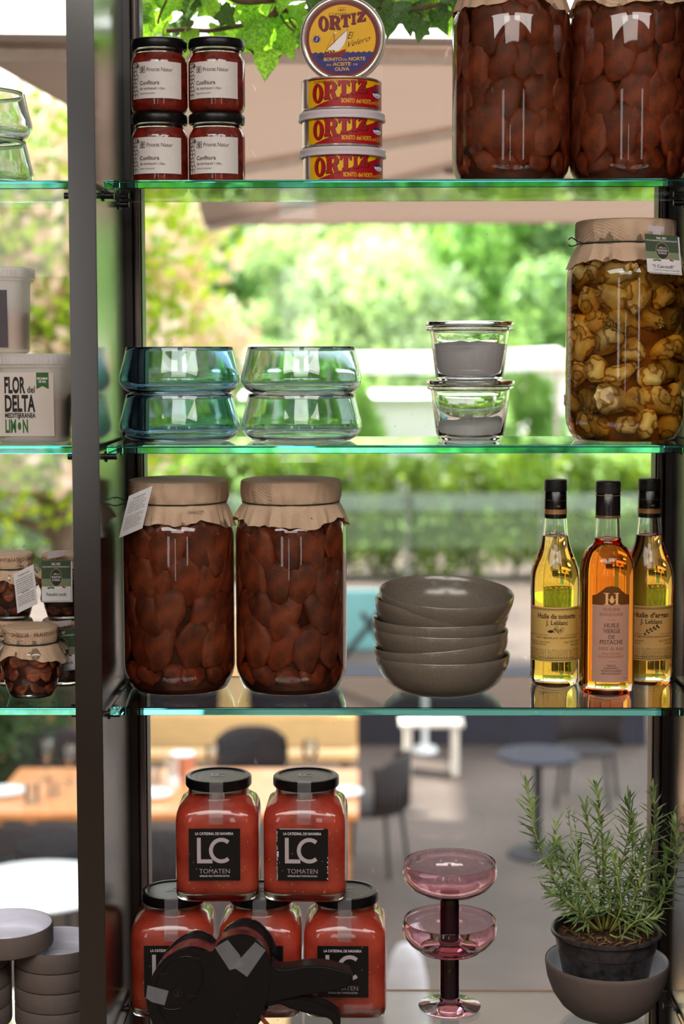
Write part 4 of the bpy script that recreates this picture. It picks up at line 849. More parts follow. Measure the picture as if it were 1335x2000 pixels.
# ------------------------------------------------------------------ oil bottles
def bottle(label, loc, kind, oil, name2):
    t = thing('oil_bottle', label, 'bottle', loc, 0, 'oil bottles on the third shelf')
    if kind == 'round':
        o = [(0, .004), (.022, .004), (.027, .0004), (.0300, 0), (.0320, .0022), (.0330, .007), (.0334, .014), (.0330, .019), (.0330, .118), (.0334, .121), (.0334, .143), (.0330, .146), (.0326, .150), (.0300, .160), (.0245, .174), (.0198, .187), (.0172, .200), (.0160, .214), (.0152, .230), (.0148, .236), (.0148, .266)]
        cav = [(.0118, .266), (.0118, .236), (.0124, .222), (.0138, .206), (.0146, .1985), (.012, .1972), (0, .1968)]
        op = [(0, .0075), (.0255, .0075), (.0300, .011), (.0308, .018), (.0306, .144), (.0300, .150), (.0275, .160), (.0222, .174), (.0174, .187), (.0150, .1975), (.012, .1965), (0, .1962)]
        cr, c0, c1 = .0156, .222, .2735
    else:
        o = [(0, .005), (.024, .005), (.030, .0006), (.0335, 0), (.0358, .0026), (.0366, .0085), (.0366, .155), (.0362, .163), (.0345, .172), (.0310, .181), (.0260, .188), (.0205, .193), (.0180, .197), (.0172, .203), (.0168, .214), (.0158, .232), (.0155, .266)]
        cav = [(.0122, .266), (.0126, .232), (.0136, .214), (.0140, .2035), (.0142, .2015), (.012, .2004), (0, .2000)]
        op = [(0, .0095), (.0285, .0095), (.0330, .0125), (.0340, .019), (.0340, .155), (.0336, .163), (.0320, .171), (.0288, .179), (.0240, .186), (.0186, .191), (.0154, .196), (.0145, .2008), (.012, .1998), (0, .1994)]
        cr, c0, c1 = .0165, .2275, .2755
    lathe('bottle_glass', o + cav, M['bottle'], t, 64, 40); lathe('oil', op, oil, t, 56, 40)
    lathe('cap_sleeve', [(cr - .0008, c0), (cr, c0 + .0004), (cr - .0004, c1 - .016), (cr - .0008, c1 - .0155), (cr - .003, c1 - .0155)], M['cap_sleeve'], t, 48, 40)
    bz = c0 + (.0058 if kind == 'round' else .0008)
    for z0, z1 in (((bz, bz + .0065),) if kind == 'round' else ((bz, bz + .0010), (bz + .0020, bz + .0028), (c1 - .0185, c1 - .0177))):
        lathe('gold_band', [(cr - .001, z0), (cr + .0004, z0 + .0001), (cr + .0003, z1 - .0001), (cr - .001, z1)], M['gold'], t, 48, 40)
    lathe('screw_cap', [(0, c1), (cr - .0016, c1), (cr - .0004, c1 - .0010), (cr - .0001, c1 - .0024), (cr - .0001, c1 - .0150), (cr - .0010, c1 - .0156), (0, c1 - .0156)], M['cap_black'], t, 48, 40)
    t.scale = (1, 1, 1.022)
    return t
def oil_label(t, R, dir_, prod, fruit, lines):
    mf = cyl(R, 0, dir_); x0, x1, y0, y1 = -.046, .046, .0335, .1065
    lb = label_patch('label', x0, x1, y0, y1, mf, M['oil_label'], t, 40, .0003)
    k = 'ink_black'; it = [R_(x0, x1, y1 - .0030, y1 - .0022, k), R_(x0, x1, y1 - .0044, y1 - .0040, k), R_(x0, x1, y0 + .0022, y0 + .0030, k), R_(x0, x1, y0 + .0046, y0 + .0050, k)]
    it += [T(prod, 0, .0915, .0062, k, w=.056 if len(prod) > 13 else .052, serif=True, bold=.018), T('J. Leblanc', 0, .0832, .0056, k, w=.030, serif=True, bold=.015)]
    if fruit == 'nut':
        for ox, oy, a in ((-.004, .0755, .4), (.003, .0745, -.3), (.0065, .077, .9), (-.001, .0785, 1.4)):
            it += [G([ell(ox, oy, .0033, .0026, 14, rot=a), ell(ox, oy, .0028, .0021, 14, rot=a)[::-1]], k), band([(ox - .0022 * math.cos(a), oy - .0022 * math.sin(a)), (ox + .001, oy + .001), (ox + .002 * math.cos(a), oy + .0018 * math.sin(a))], .0005, k), G(ell(ox - .0012, oy - .0006, .0011, .0008, 8), k)]
        it += [G(smooth_loop([(-.013, .074), (-.008, .0765), (-.005, .0745), (-.008, .0725)], 3), k)]
    else:
        it.append(band([(-.010, .070), (-.004, .0745), (.002, .0765), (.010, .0805)], .0006, k))
        for i in range(9):
            u = i / 8; px_, py_ = -.009 + .018 * u, .0708 + .0092 * u; s = 1 if i % 2 else -1
            it.append(G(ell(px_ + .0005, py_ + s * .0018, .0019, .0010, 10, rot=.5 + s * .8), k))
    it += [R_(x0, -.012, .0690, .0694, k), R_(.012, x1, .0690, .0694, k), T('Huile végétale pour assaisonnement', 0, .0648, .0027, k, w=.060, shear=.25), T('HAZELNUT OIL - HASELNUSSÖL' if fruit == 'nut' else 'ARGAN OIL - ARGANÖL', -.0265, .0590, .0017, k, w=.034), T('ACEITE DE AVELLANA' if fruit == 'nut' else 'ACEITE DE ARGAN', -.0265, .0558, .0017, k, w=.024),
           T('Net CONT. 16.9 FL.OZ', .0265, .0588, .0025, k, w=.032, serif=True), T('INHALT 500 ml e', .0300, .0548, .0022, k, w=.020)]
    for c in (-.0300, 0, .0300):
        for j in range(6): it.append(T(['Since 1878, the oil mill of', 'Leblanc & Sons has created', 'culinary art, preparing', 'authentic and full flavoured', 'oils in the traditional way', 'products'][j], c - .0130, .0490 - j * .0022, .0013, k, w=.0255 if j < 5 else .010, align='L'))
        if c < .03: it.append(R_(c + .0142, c + .0146, .0378, .0505, k))
    it += [T('Huilerie J. Leblanc, 71340 Iguerande - France', 0, .0388, .0014, k, w=.052)]
    letter(lb, it, mf, step=.004, off=.00012, base=.0005)
Yo = 2.292
o1 = bottle('yellow hazelnut oil bottle with parchment label, nearest the taupe bowls', (Xat(1083, Yo, S3 + .1), Yo, S3), 'round', M['oil_yellow'], '')
oil_label(o1, .0332, -.02, 'Huile de noisette', 'nut', None)
Yo2 = 2.303
o3 = bottle('golden argan oil bottle with parchment label, nearest the right divider', (Xat(1265, Yo2, S3 + .1), Yo2, S3), 'round', M['oil_argan'], '')
oil_label(o3, .0332, -.02, "Huile d'argan", 'argan', None)
for b, th in ((o1, .0), (o3, .0)):
    letter(b, [T('DEVISE DE FER · HUILERIE DEPUIS 1878 ·', 0, .0238, .0011, 'gold', w=.030), band([(-.001, .0168), (.004, .0176), (.004, .0160), (-.001, .0168)], .0008, 'gold')], cyl(.0155, .222, 0), step=.003, off=.0001, base=.0006, name='lettering')
Yo3 = 2.238
o2 = bottle('amber pistachio oil bottle with pink label, standing in front of the two yellow ones', (Xat(1184.5, Yo3, S3 + .1), Yo3, S3), 'shoulder', M['oil_orange'], '')
mfp = cyl(.0366, 0, .03); hw = .0262
lb = label_patch('label', -hw, hw, .018, .1185, mfp, M['pist_label'], o2, 24, .0003)
arch = [(-hw, .1185), (-hw, .130)] + [(-hw + .006, .1318), (-hw + .012, .136), (-hw + .018, .1415), (0, .1432), (hw - .018, .1415), (hw - .012, .136), (hw - .006, .1318)] + [(hw, .130), (hw, .1185)]
k = 'pist_ink'; k2 = 'pist_ink2'; kl = 'pist_lite'
it = [G(arch[::-1], 'pist_dark', .6)]
for s in (-1, 1): it += [R_(s * .0066 - .0016, s * .0066 + .0016, .1190, .1340, kl, 1.0), R_(s * .0066 - .004, s * .0066 + .004, .1186, .1196, kl, 1.0), R_(s * .0066 - .0042, s * .0066 + .003, .1332, .1342, kl, 1.0)]
it += [band([(-.005, .1255), (-.003, .1255)], .0010, kl), band([(.003, .1255), (.005, .1255)], .0010, kl), G(smooth_loop([(0, .1310), (.0026, .1255), (.0028, .1232), (0, .1208), (-.0028, .1232), (-.0026, .1255)], 4), kl, 1.2)]
for s, y, h, w, kk in (('HUILERIE', .1108, .0038, .0225, k2), ('BEAUJOLAISE', .1045, .0038, .0310, k2), ('HUILE', .0895, .0052, .0200, k), ('VIERGE', .0822, .0052, .0230, k), ('DE', .0748, .0046, .0080, k), ('PISTACHE', .0678, .0052, .0310, k), ('100% du fruit', .0597, .0044, .0330, k2), ('HUILE VÉGÉTALE', .0540, .0026, .0245, k2), ('POUR ASSAISONNEMENT', .0500, .0026, .0345, k2), ('MIREILLE', .0388, .0021, .0120, k), ('& JEAN-MARC', .0353, .0021, .0190, k), ('ARTISANS MOULINIERS', .0318, .0021, .0270, k), ('69430 LES ARDILLATS', .0283, .0021, .0255, k)):
    it.append(T(s, 0, y, h, kk, w=w, serif=True))
it += [T('50 cl', .021, .0215, .0021, k2), R_(-.005, .005, .0990, .0994, k2), R_(-.005, .005, .0450, .0454, k2)]
letter(lb, it, mfp, step=.004, off=.00012, base=.0005)

# ------------------------------------------------------------------ square tomato jars
def lc_logo(cx_, cy_, h, mat, lay=1.0):
    th = h * .155; out = [G([(cx_ - .70 * h, cy_ - h / 2), (cx_ - .08 * h, cy_ - h / 2), (cx_ - .08 * h, cy_ - h / 2 + th), (cx_ - .70 * h + th, cy_ - h / 2 + th), (cx_ - .70 * h + th, cy_ + h / 2), (cx_ - .70 * h, cy_ + h / 2)], mat, lay)]
    r = h * .5 - th / 2; out.append(band([(cx_ + .28 * h + r * math.cos(a), cy_ + r * math.sin(a)) for a in np.linspace(.85, 2 * PI - .85, 26)], th, mat, lay)); return out
def tomato_jar(label, loc, rz, seed, worn=False):
    t = thing('tomato_jar', label, 'jar', loc, rz, 'square jars of whole tomatoes')
    a = .0563
    loft_sq('jar_glass', [(0, .006, .0) if False else (0, 2, .0045), (.040, 5, .0045), (.047, 6, .0005), (.051, 7, 0), (.0550, 7, .003), (a, 7, .009), (a, 7, .104), (a - .0012, 6.5, .112), (.0520, 5, .1200), (.0465, 3, .1262), (.0425, 2.2, .1292), (.0412, 2, .1320), (.0412, 2, .1500), (0, 2, .1500)], M['clear'], t, 96, 50)
    pr = [(0, 2, .0085), (.045, 6, .009), (.0512, 7, .014), (.0522, 7, .020), (.0522, 7, .103), (.0505, 6, .112), (.0455, 4, .1195), (.0395, 2.5, .1260), (.0375, 2, .1310), (0, 2, .1312)]
    loft_sq('tomato_pulp', pr, M['puree'], t, 80, 50)
    rs = np.random.RandomState(seed)
    for q in range(7):          # whole tomatoes pressed against the glass
        m = bpy.data.meshes.get('peeled_tomato')
        if m is None or True:
            if 'PT' not in globals():
                bm = bmesh.new(); bmesh.ops.create_icosphere(bm, subdivisions=3, radius=1.0)
                vs = [tuple(v.co * (1 + .06 * math.sin(5 * v.co.x + 2) + .05 * math.sin(6 * v.co.z))) for v in bm.verts]; fs = [[v.index for v in f.verts] for f in bm.faces]; bm.free()
                me = bpy.data.meshes.new('peeled_tomato'); me.from_pydata(vs, [], fs); me.materials.append(M['whole_tomato']); me.polygons.foreach_set('use_smooth', [True] * len(fs)); globals()['PT'] = me
        o = link(bpy.data.objects.new('peeled_tomato', PT)); o.parent = t
        sd = q % 4; u = rs.uniform(-.028, .028); d = .0395; z = [.100, .098, .094, .097, .055, .07, .035][q] + rs.uniform(-.006, .006)
        o.location = [(u, -d + .004, z), (d, u, z), (-d, u, z), (u, d, z)][sd]; s = rs.uniform(.9, 1.1); o.scale = (.0175 * s, .0158, .019 * s) if sd in (0, 3) else (.0158, .0175 * s, .019 * s)
    V, F = [], []
    for q in range(26):
        x, z = rs.uniform(-.047, .047), rs.uniform(.012, .098); n = len(V); b = rs.uniform(0, 3)
        V += [(x + r_ * math.cos(an + b) * (1 if i % 2 else .7), -.0532, z + r_ * math.sin(an + b)) for i, an in enumerate(np.linspace(0, 2 * PI, 7)[:-1]) for r_ in (.0011,)]; F.append(tuple(range(n, n + 6)))
    o = mob('tomato_seeds', V, F, M['seed'], t, False); o['kind'] = 'stuff'
    lathe('lid', [(0, .1530), (.037, .1530), (.0395, .1545), (.0432, .1543), (.0450, .1528), (.0452, .1490), (.0452, .1430), (.0444, .1415), (.0420, .1415), (.0420, .1505), (0, .1505)], M['black_lid'], t, 72, 30)
    ld = [c for c in t.children if c.name.startswith('lid')][0]; mft = lambda x, y, o_: (x, y, .1530 + o_)
    it = lc_logo(0, .004, .0150, 'ink_white') + [T('LA CATEDRAL DE NAVARRA', 0, -.0105, .0022, 'ink_grey', w=.030), G([ell(0, 0, .0315, .0315, 56), ell(0, 0, .0310, .0310, 56)[::-1]], 'ink_grey')]
    letter(ld, it, mft, off=.0002, base=.0002)
    # front label
    mf = flat((-.0022, -.0566, .0295)); lw = .0345; lh = .068
    lb = box('label', -lw - .0022, lw - .0022, -.0567, -.0560, .0295, .0295 + lh, M['gun'], t)
    it = [T('LA CATEDRAL DE NAVARRA', 0, .0600, .0033, 'ink_white', w=.0510, bold=.012)] + lc_logo(0, .0395, .0335, 'ink_grey') + [T('TOMATEN', 0, .0095, .0058, 'ink_grey', w=.041, bold=-.008), T('GEPELDE HELE TOMATEN EXTRA', 0, .0050, .0022, 'ink_white', w=.040)]
    rr = np.random.RandomState(seed + 5)
    if worn:
        for q in range(30): yy = rr.uniform(0, lh); w_ = rr.uniform(.0004, .0016); it.append(R_(-lw, -lw + w_, yy, yy + rr.uniform(.001, .004), 'ink_grey', .4))
        it += [R_(-lw, -lw + .0025, .031, .0385, 'ink_white', .4), R_(-lw + .004, lw - .006, lh - .0006, lh, 'ink_white', .4)]
        for q in range(10): yy = rr.uniform(0, .03); it.append(R_(lw - rr.uniform(.0006, .0015), lw, yy, yy + .002, 'ink_white', .4))
    for q in range(5): xx, yy = rr.uniform(-lw, lw), rr.uniform(0, lh); it.append(R_(xx, xx + .0006, yy, yy + .0014, 'ink_grey', .4))
    letter(lb, it, mf, off=.0001, base=.0003)
    # clear tamper tape from the lid down to the shoulder
    pts = [(-.036, .1542), (-.0438, .1547), (-.0457, .1528), (-.0458, .1425), (-.0462, .1330), (-.0500, .1225), (-.0560, .1120), (-.0569, .1030)]
    V = []; F = []
    for i, (y, z) in enumerate(pts): V += [(-.0092, y, z), (.0092, y, z)]
    for i in range(len(pts) - 1): F.append((2 * i, 2 * i + 1, 2 * i + 3, 2 * i + 2))
    mob('seal_tape', V, F, M['tape'], t, False)
    t.scale = (1, 1, 1.045)
    return t
Yt0 = 2.282; zt1 = S4 + .1618
tj = [(341, 0, .03, 'lower tomato jar standing beside the left divider', 1), (511, 0, .0, 'lower tomato jar in the middle, half hidden behind the black label gun', 2), (675, 0, -.02, 'lower tomato jar nearest the pink glasses', 3)]
tu = [(428, 1, .015, 'upper tomato jar nearer the left divider, its label clean', 4), (598, 1, -.02, 'upper tomato jar nearer the pink glasses, its label edge worn white', 5)]
for px, up, rz, lb, sd in tj + tu:
    z = zt1 if up else S4; tomato_jar(lb, (Xat(px, Yt0, z + .06), Yt0 - (.002 if up else 0), z), rz, sd, sd == 5)

# ------------------------------------------------------------------ hand label gun
Yg = 2.172
gt = thing('label_gun', 'black hand-held label gun with a grip, patched with clear tape', 'label gun', (Xat(500, Yg, S4), Yg, S4))
def L2(px, py, Y=Yg): p = P(px, py, Y); return (p.x - gt.location.x, p.z - S4)
def px_loop(pts, sub=5, Y=Yg): return smooth_loop([L2(x, y, Y) for x, y in pts], sub)
side = [(288, 1952), (293, 1916), (312, 1880), (340, 1856), (372, 1845), (398, 1849), (414, 1855), (428, 1836), (452, 1824), (482, 1822), (508, 1836), (526, 1862), (530, 1900), (524, 1940), (512, 1972), (494, 2004), (470, 2021), (330, 2021), (306, 2004)]
lo = px_loop(side, 4)
prism('side_plate', lo, -.014, -.004, M['gun'], gt, .0016, 2)
housing = [(296, 1950), (300, 1906), (322, 1862), (352, 1832), (384, 1820), (408, 1826), (424, 1838), (442, 1812), (474, 1796), (508, 1806), (536, 1842), (542, 1890), (534, 1940), (520, 1975), (500, 2006), (474, 2016), (330, 2016), (308, 2000)]
prism('far_plate', px_loop(housing, 4, Yg + .02), .022, .028, M['gun_gloss'], gt, .0012, 2)
# curved wall of the two label rolls between the plates
ins = [( (x - sum(p[0] for p in lo) / len(lo)) * .965 + sum(p[0] for p in lo) / len(lo), (z - sum(p[1] for p in lo) / len(lo)) * .965 + sum(p[1] for p in lo) / len(lo) + .002) for x, z in lo]
prism('roll_housing', ins, -.004, .022, M['gun_red'], gt)
handle = [(530, 1876), (544, 1886), (566, 1886), (596, 1881), (630, 1881), (660, 1887), (686, 1897), (683, 1920), (640, 1932), (596, 1938), (560, 1946), (534, 1952), (520, 1950), (520, 1900)]
prism('grip', px_loop(handle, 4), -.012, .018, M['gun'], gt, .005, 3)
trig = [(522, 1950), (552, 1946), (590, 1944), (622, 1953), (650, 1966), (664, 1982), (662, 2014), (652, 2016), (648, 1992), (630, 1982), (600, 1976), (566, 1966), (545, 1958), (524, 1962)]
prism('trigger', px_loop(trig, 4), -.008, .014, M['gun'], gt, .0025, 2)
spring = [(504, 1978), (512, 1990), (524, 2004), (536, 2016)]
tube('trigger_spring', [(L2(x, y)[0], 0, L2(x, y)[1]) for x, y in spring], .003, M['gun_red'], gt)
oc = L2(352, 1912); oe = ell(oc[0], oc[1], .0265, .0385, 36, rot=-.62)
prism('roll_cover', oe, -.0158, -.0138, M['gun'], gt, .0009, 2)
oe2 = ell(oc[0], oc[1], .0275, .0395, 36, rot=-.62); vs, fs = tube_g([(x, -.0145, z) for x, z in oe2 + oe2[:1]], .0009, 6, cap=False); mob('cover_rim', vs, fs, M['gun_gloss'], gt)
oc2 = L2(392, 1938); oe3 = ell(oc2[0], oc2[1], .056, .052, 48, a0=PI * 1.02, a1=PI * 1.85); vs, fs = tube_g([(x, -.0140, z) for x, z in oe3], .0012, 6); mob('moulded_ridge', vs, fs, M['gun'], gt)
for q, (sx_, sy_, r) in enumerate(((350, 1930, .0072), (404, 1915, .0036), (626, 1908, .0034), (436, 1998, .0036))):
    c = L2(sx_, sy_); yy = -.0158 if q == 0 else (-.012 if q == 2 else -.0140)
    lathe('screw', [(0, .0004), (r * .45, .0002), (r * .6, .0012), (r, .0014), (r * 1.08, .0002)], M['gun_gloss'], gt, 20, 30, loc=(c[0], yy, c[1]), rot=(PI / 2, 0, 0))
for a, b in ((386, 1863), (322, 1893), (376, 1936)):
    c = L2(a, b); box('latch_slot', c[0] - .006, c[0] + .006, -.0162, -.0150, c[1] - .0022, c[1] + .0022, M['gun_gloss'], gt, .0005)
def patch(pts, Y, nm='tape_patch'):
    V = [(L2(x, y)[0], Y, L2(x, y)[1]) for x, y in pts]; mob(nm, V, [tuple(range(len(V)))[::-1]], M['tape2'], gt, False)
patch([(421, 1843), (446, 1828), (470, 1858), (476, 1880), (450, 1887)], -.0144); patch([(500, 1832), (520, 1848), (484, 1900), (456, 1880)], -.0147)
patch([(291, 1915), (332, 1926), (324, 1954), (300, 1948), (288, 1940)], -.0165)

# ------------------------------------------------------------------ pink coupes
def coupe(label, loc):
    t = thing('coupe_glass', label, 'glass', loc, 0, 'pink coupe glasses stacked in two tiers')
    lathe('foot', [(0, .0004), (.040, .0004), (.0425, .0010), (.0428, .0020), (.036, .0038), (.022, .0066), (.0145, .0100), (.0138, .014), (0, .0142)], M['foot'], t, 64, 50)
    lathe('stem', [(0, .0146), (.0132, .0146), (.0134, .020), (.0134, .074), (.0136, .0770), (0, .0772)], M['plum'], t, 48, 40)
    lathe('bowl', [(0, .0776), (.0145, .0776), (.024, .0785), (.042, .0828), (.0555, .0912), (.0632, .1015), (.0652, .1085), (.0645, .1165), (.0632, .1232), (.0628, .1240), (.0620, .1240), (.0622, .1225), (.0634, .1160), (.0640, .1085), (.0620, .1022), (.0545, .0925), (.0415, .0845), (.024, .0806), (.010, .0798), (0, .0798)], M['pink'], t, 72, 60)
    return t
Yc = 2.272
c0_ = coupe('lower pink coupe glass standing on the bottom glass shelf', (Xat(877.5, Yc, S4 + .02), Yc, S4))
dup(c0_, (Xat(878, Yc, S4 + .2), Yc, S4 + .0803), .3, 'upper pink coupe glass standing inside the lower one')

# ------------------------------------------------------------------ rosemary pot in its bowl
Yr = 2.248
bl = thing('planter_bowl', 'taupe clay bowl with pale blue glaze inside, holding the nursery pot', 'bowl', (Xat(1184, Yr, S4 + .03), Yr, S4))
lathe('bowl_body', [(0, .002), (.030, .002), (.032, 0), (.038, .0005), (.048, .005), (.062, .017), (.0735, .034), (.081, .054), (.0838, .071), (.0838, .0765), (.0828, .0775), (.0818, .0768), (.0806, .066), (.0735, .045), (.060, .024), (.045, .012), (.03, .008), (0, .0075)], [M['dish_out'], M['planter_in']], bl, 72, 60, mids=[0] * 11 + [1] * 8)
# potted plant
pz = S4 + .0335
pp = thing('rosemary_plant', 'rosemary plant in a black nursery pot set in a clay bowl', 'plant', (Xat(1183, Yr, S4 + .12), Yr, pz))
lathe('pot', [(0, .002), (.050, .002), (.0515, 0), (.0535, .001), (.0655, .0600), (.0668, .0610), (.0700, .0800), (.0722, .0808), (.0748, .0822), (.0748, .0862), (.0728, .0874), (.0712, .0858), (.0690, .0815), (.0640, .0600), (.0520, .004), (0, .004)], M['pot'], pp, 64, 40)
sz = .0745
def soilf(r, z, a): return (r * math.cos(a), r * math.sin(a), z + .0022 * math.sin(5 * a + r * 200) + .0015 * math.sin(11 * a - r * 400))
lathe('soil', [(0, sz + .002), (.012, sz + .003), (.024, sz), (.036, sz + .002), (.048, sz - .001), (.058, sz), (.0672, sz - .001)], M['soil'], pp, 48, None, fn=soilf)
rs = np.random.RandomState(21)
V, F = [], []
for q in range(70):
    a, r = rs.uniform(0, 6.28), .062 * math.sqrt(rs.rand()); p = Vector((r * math.cos(a), r * math.sin(a), sz + .003)); d = Vector((rs.uniform(-1, 1), rs.uniform(-1, 1), rs.uniform(-.05, .35))).normalized() * rs.uniform(.005, .02)
    tube_g([p, p + d * .5 + Vector((0, 0, .001)), p + d], rs.uniform(.0004, .0012), 5, V, F)
o = mob('bark_bits', V, F, M['straw'], pp); o['kind'] = 'stuff'
def needles(stem, sd, leaf0=.18, ln=(.019, .033), dens=240):
    r2 = np.random.RandomState(sd); V, F = [], []; pts = [Vector(p) for p in stem]; seg = [(pts[i + 1] - pts[i]).length for i in range(len(pts) - 1)]; tot = sum(seg); n = int(tot * dens); 
    for q in range(n):
        u = leaf0 + (1 - leaf0) * (q + .5) / n; d = u * tot; i = 0
        while i < len(seg) - 1 and d > seg[i]: d -= seg[i]; i += 1
        p = pts[i].lerp(pts[i + 1], min(1, d / seg[i])); t = (pts[i + 1] - pts[i]).normalized()
        a = (q // 2) * 1.57 + (q % 2) * PI + r2.uniform(-.5, .5); s = t.cross(Vector((0.3, 1, .1))).normalized(); b = t.cross(s); out = s * math.cos(a) + b * math.sin(a)
        l = r2.uniform(*ln) * (1.0 if u < .85 else .75); op = (1.25 if u < .6 else .95 if u < .9 else .5) + r2.uniform(-.25, .25)
        dr = (t * math.cos(op) + out * math.sin(op)).normalized(); w = .0016 + r2.uniform(0, .0005); sd_ = dr.cross(t).normalized()
        if sd_.length < .1: continue
        nn = sd_.cross(dr); bend = t * .0022 + Vector((0, 0, -.001)); k = len(V)
        for f, ww in ((0, .35), (.25, 1), (.7, .95), (1, .12)):
            c = p + dr * l * f + bend * math.sin(f * PI * .8) * (1 if r2.rand() > .1 else -1) * .8
            V += [tuple(c + sd_ * w * ww + nn * w * .35 * ww), tuple(c - nn * w * .3 * ww), tuple(c - sd_ * w * ww + nn * w * .35 * ww)]
        for j in range(3):
            F += [(k + 3 * j, k + 3 * j + 1, k + 3 * j + 4, k + 3 * j + 3), (k + 3 * j + 1, k + 3 * j + 2, k + 3 * j + 5, k + 3 * j + 4), (k + 3 * j + 2, k + 3 * j, k + 3 * j + 3, k + 3 * j + 5)]
    return V, F
def W3(px, py, Y): return P(px, py, Y) - pp.location
sprigs = [[(1150, 1810, 0), (1095, 1742, -.01), (1062, 1672, -.02), (1040, 1610, -.02), (1029, 1530, -.02)], [(1160, 1815, -.01), (1105, 1760, -.02), (1075, 1690, -.01), (1085, 1640, 0), (1084, 1608, .01)],
          [(1172, 1815, .0), (1140, 1750, -.02), (1110, 1690, -.03), (1092, 1648, -.02)], [(1178, 1815, -.01), (1172, 1740, -.01), (1160, 1660, 0), (1146, 1600, .02), (1143, 1577, .02)],
          [(1180, 1812, .0), (1178, 1730, -.02), (1176, 1650, -.025), (1170, 1590, -.03), (1163, 1532, -.03)], [(1185, 1815, .01), (1200, 1740, 0), (1215, 1680, .01), (1228, 1620, .01), (1228, 1560, .01)],
          [(1190, 1812, -.01), (1222, 1740, -.02), (1234, 1690, -.01), (1232, 1600, -.02), (1224, 1570, -.02)], [(1195, 1815, .0), (1245, 1745, .0), (1270, 1660, -.01), (1280, 1600, 0), (1274, 1545, 0)],
          [(1198, 1815, .01), (1250, 1760, .03), (1290, 1700, .03), (1312, 1640, .02), (1314, 1592, .02)], [(1205, 1815, 0), (1255, 1780, -.03), (1300, 1740, -.03), (1322, 1690, -.03), (1318, 1610, -.02)],
          [(1175, 1820, -.03), (1160, 1770, -.05), (1135, 1730, -.06), (1125, 1690, -.06)], [(1190, 1822, -.04), (1212, 1772, -.06), (1205, 1720, -.06), (1200, 1670, -.06)], [(1210, 1815, -.02), (1262, 1800, -.05), (1290, 1770, -.05), (1296, 1740, -.05)],
          [(1160, 1815, .02), (1120, 1770, .04), (1095, 1700, .04), (1082, 1655, .04)], [(1190, 1825, -.045), (1210, 1830, -.06), (1240, 1800, -.07), (1280, 1792, -.07)], [(1168, 1818, -.03), (1130, 1780, -.05), (1090, 1752, -.055), (1072, 1742, -.06)],
          [(1182, 1815, -.03), (1190, 1760, -.04), (1180, 1700, -.045), (1182, 1640, -.045)], [(1195, 1818, -.03), (1230, 1770, -.045), (1248, 1720, -.05), (1252, 1670, -.05)], [(1175, 1815, .02), (1150, 1760, .03), (1128, 1700, .04), (1130, 1650, .04)], [(1200, 1818, .0), (1262, 1775, .01), (1296, 1725, .02), (1300, 1672, .02)], [(1172, 1818, -.02), (1138, 1792, -.04), (1104, 1768, -.045), (1088, 1730, -.05)], [(1188, 1815, .02), (1210, 1760, .03), (1240, 1700, .04), (1256, 1640, .04)]]
for i, s in enumerate(sprigs):
    pts = smooth_line([W3(x, y, Yr + d * .7) for x, y, d in s], 4)
    V, F = needles(pts, 100 + i, .12 if i < 10 else .2, dens=330 if i < 10 else 300)
    st = mob('sprig', *tube_g(pts, [.0013 - .0007 * k / len(pts) for k in range(len(pts))], 6), M['sprig'], pp)
    o = mob('needles', V, F, M['needle'], st, True, 40); o['kind'] = 'stuff'
for i, s in enumerate([[(1128, 1790, -.03), (1118, 1700, -.03), (1116, 1640, -.03), (1107, 1580, -.03)], [(1133, 1790, -.03), (1128, 1700, -.03), (1125, 1640, -.03), (1120, 1590, -.03)], [(1140, 1800, -.05), (1122, 1740, -.06), (1098, 1718, -.06), (1080, 1712, -.06)]]):
    pts = smooth_line([W3(x, y, Yr + d) for x, y, d in s], 5); V, F = tube_g(pts, [.0010 - .0007 * k / len(pts) for k in range(len(pts))], 5)
    if i < 2:
        for q in range(16):
            p = pts[-1 - q // 2]; d = Vector((rs.uniform(-1, 1), rs.uniform(-.5, .5), rs.uniform(.3, 1))).normalized() * .004; tube_g([p, p + d, p + d * 1.7], [.0003, .0009, .0003], 5, V, F)
    mob('grass_stalk', V, F, M['needle'], pp)

# ------------------------------------------------------------------ left bay: buckets, small jars, clay dishes
def bucket(label, loc, a, h, fill):
    t = thing('salt_bucket', label, 'bucket', loc, 0, 'milky plastic salt buckets')
    b = a * .90; n = 4.5
    loft_sq('bucket_body', [(0, n, .002), (b - .004, n, .002), (b - .002, n, 0), (b, n, .0015), (b + .001, n, .004), (a - .0015, n, h - .020), (a - .0005, n, h - .018), (a + .002, n, h - .017), (a + .002, n, h - .015), (a - .0002, n, h - .0145), (a, n, h - .006), (a - .0014, n, h - .006), (a - .0018, n, h - .02), (b - .0006, n, .005), (0, n, .0045)], M['bucket'], t, 72, 40)
    loft_sq('bucket_lid', [(0, n, h - .004), (a - .006, n, h - .004), (a - .004, n, h - .0005), (a + .0025, n, h), (a + .0042, n, h - .0015), (a + .0046, n, h - .013), (a + .0034, n, h - .013), (a + .003, n, h - .003), (a - .003, n, h - .003), (a - .005, n, h - .006), (0, n, h - .006)], M['bucket'], t, 72, 40)
    def f(i): return i
    vs = [(0, n, .0055), (b - .0018, n, .0060), (b + (a - b) * fill - .0026, n, h * fill), (a * .6, n, h * fill + .004), (a * .3, n, h * fill + .003), (0, n, h * fill + .005)]
    s = loft_sq('salt_fill', vs, M['salt_brown'], t, 64, 50)
    for v in s.data.vertices:
        if v.co.z > h * fill - .002: v.co.z += .006 * math.sin(v.co.x * 60) + .004 * math.sin(v.co.y * 90 + 1)
    for i in range(14):       # gripping ribs under the rim
        x = -a * .82 + a * 1.64 * i / 13; box('lid_rib', x - .0005, x + .0005, -a - .0052, -a - .0040, h - .013, h - .004, M['white_plastic'], t)
    return t, b, a, h
Yv = 2.232; a1_ = .0480
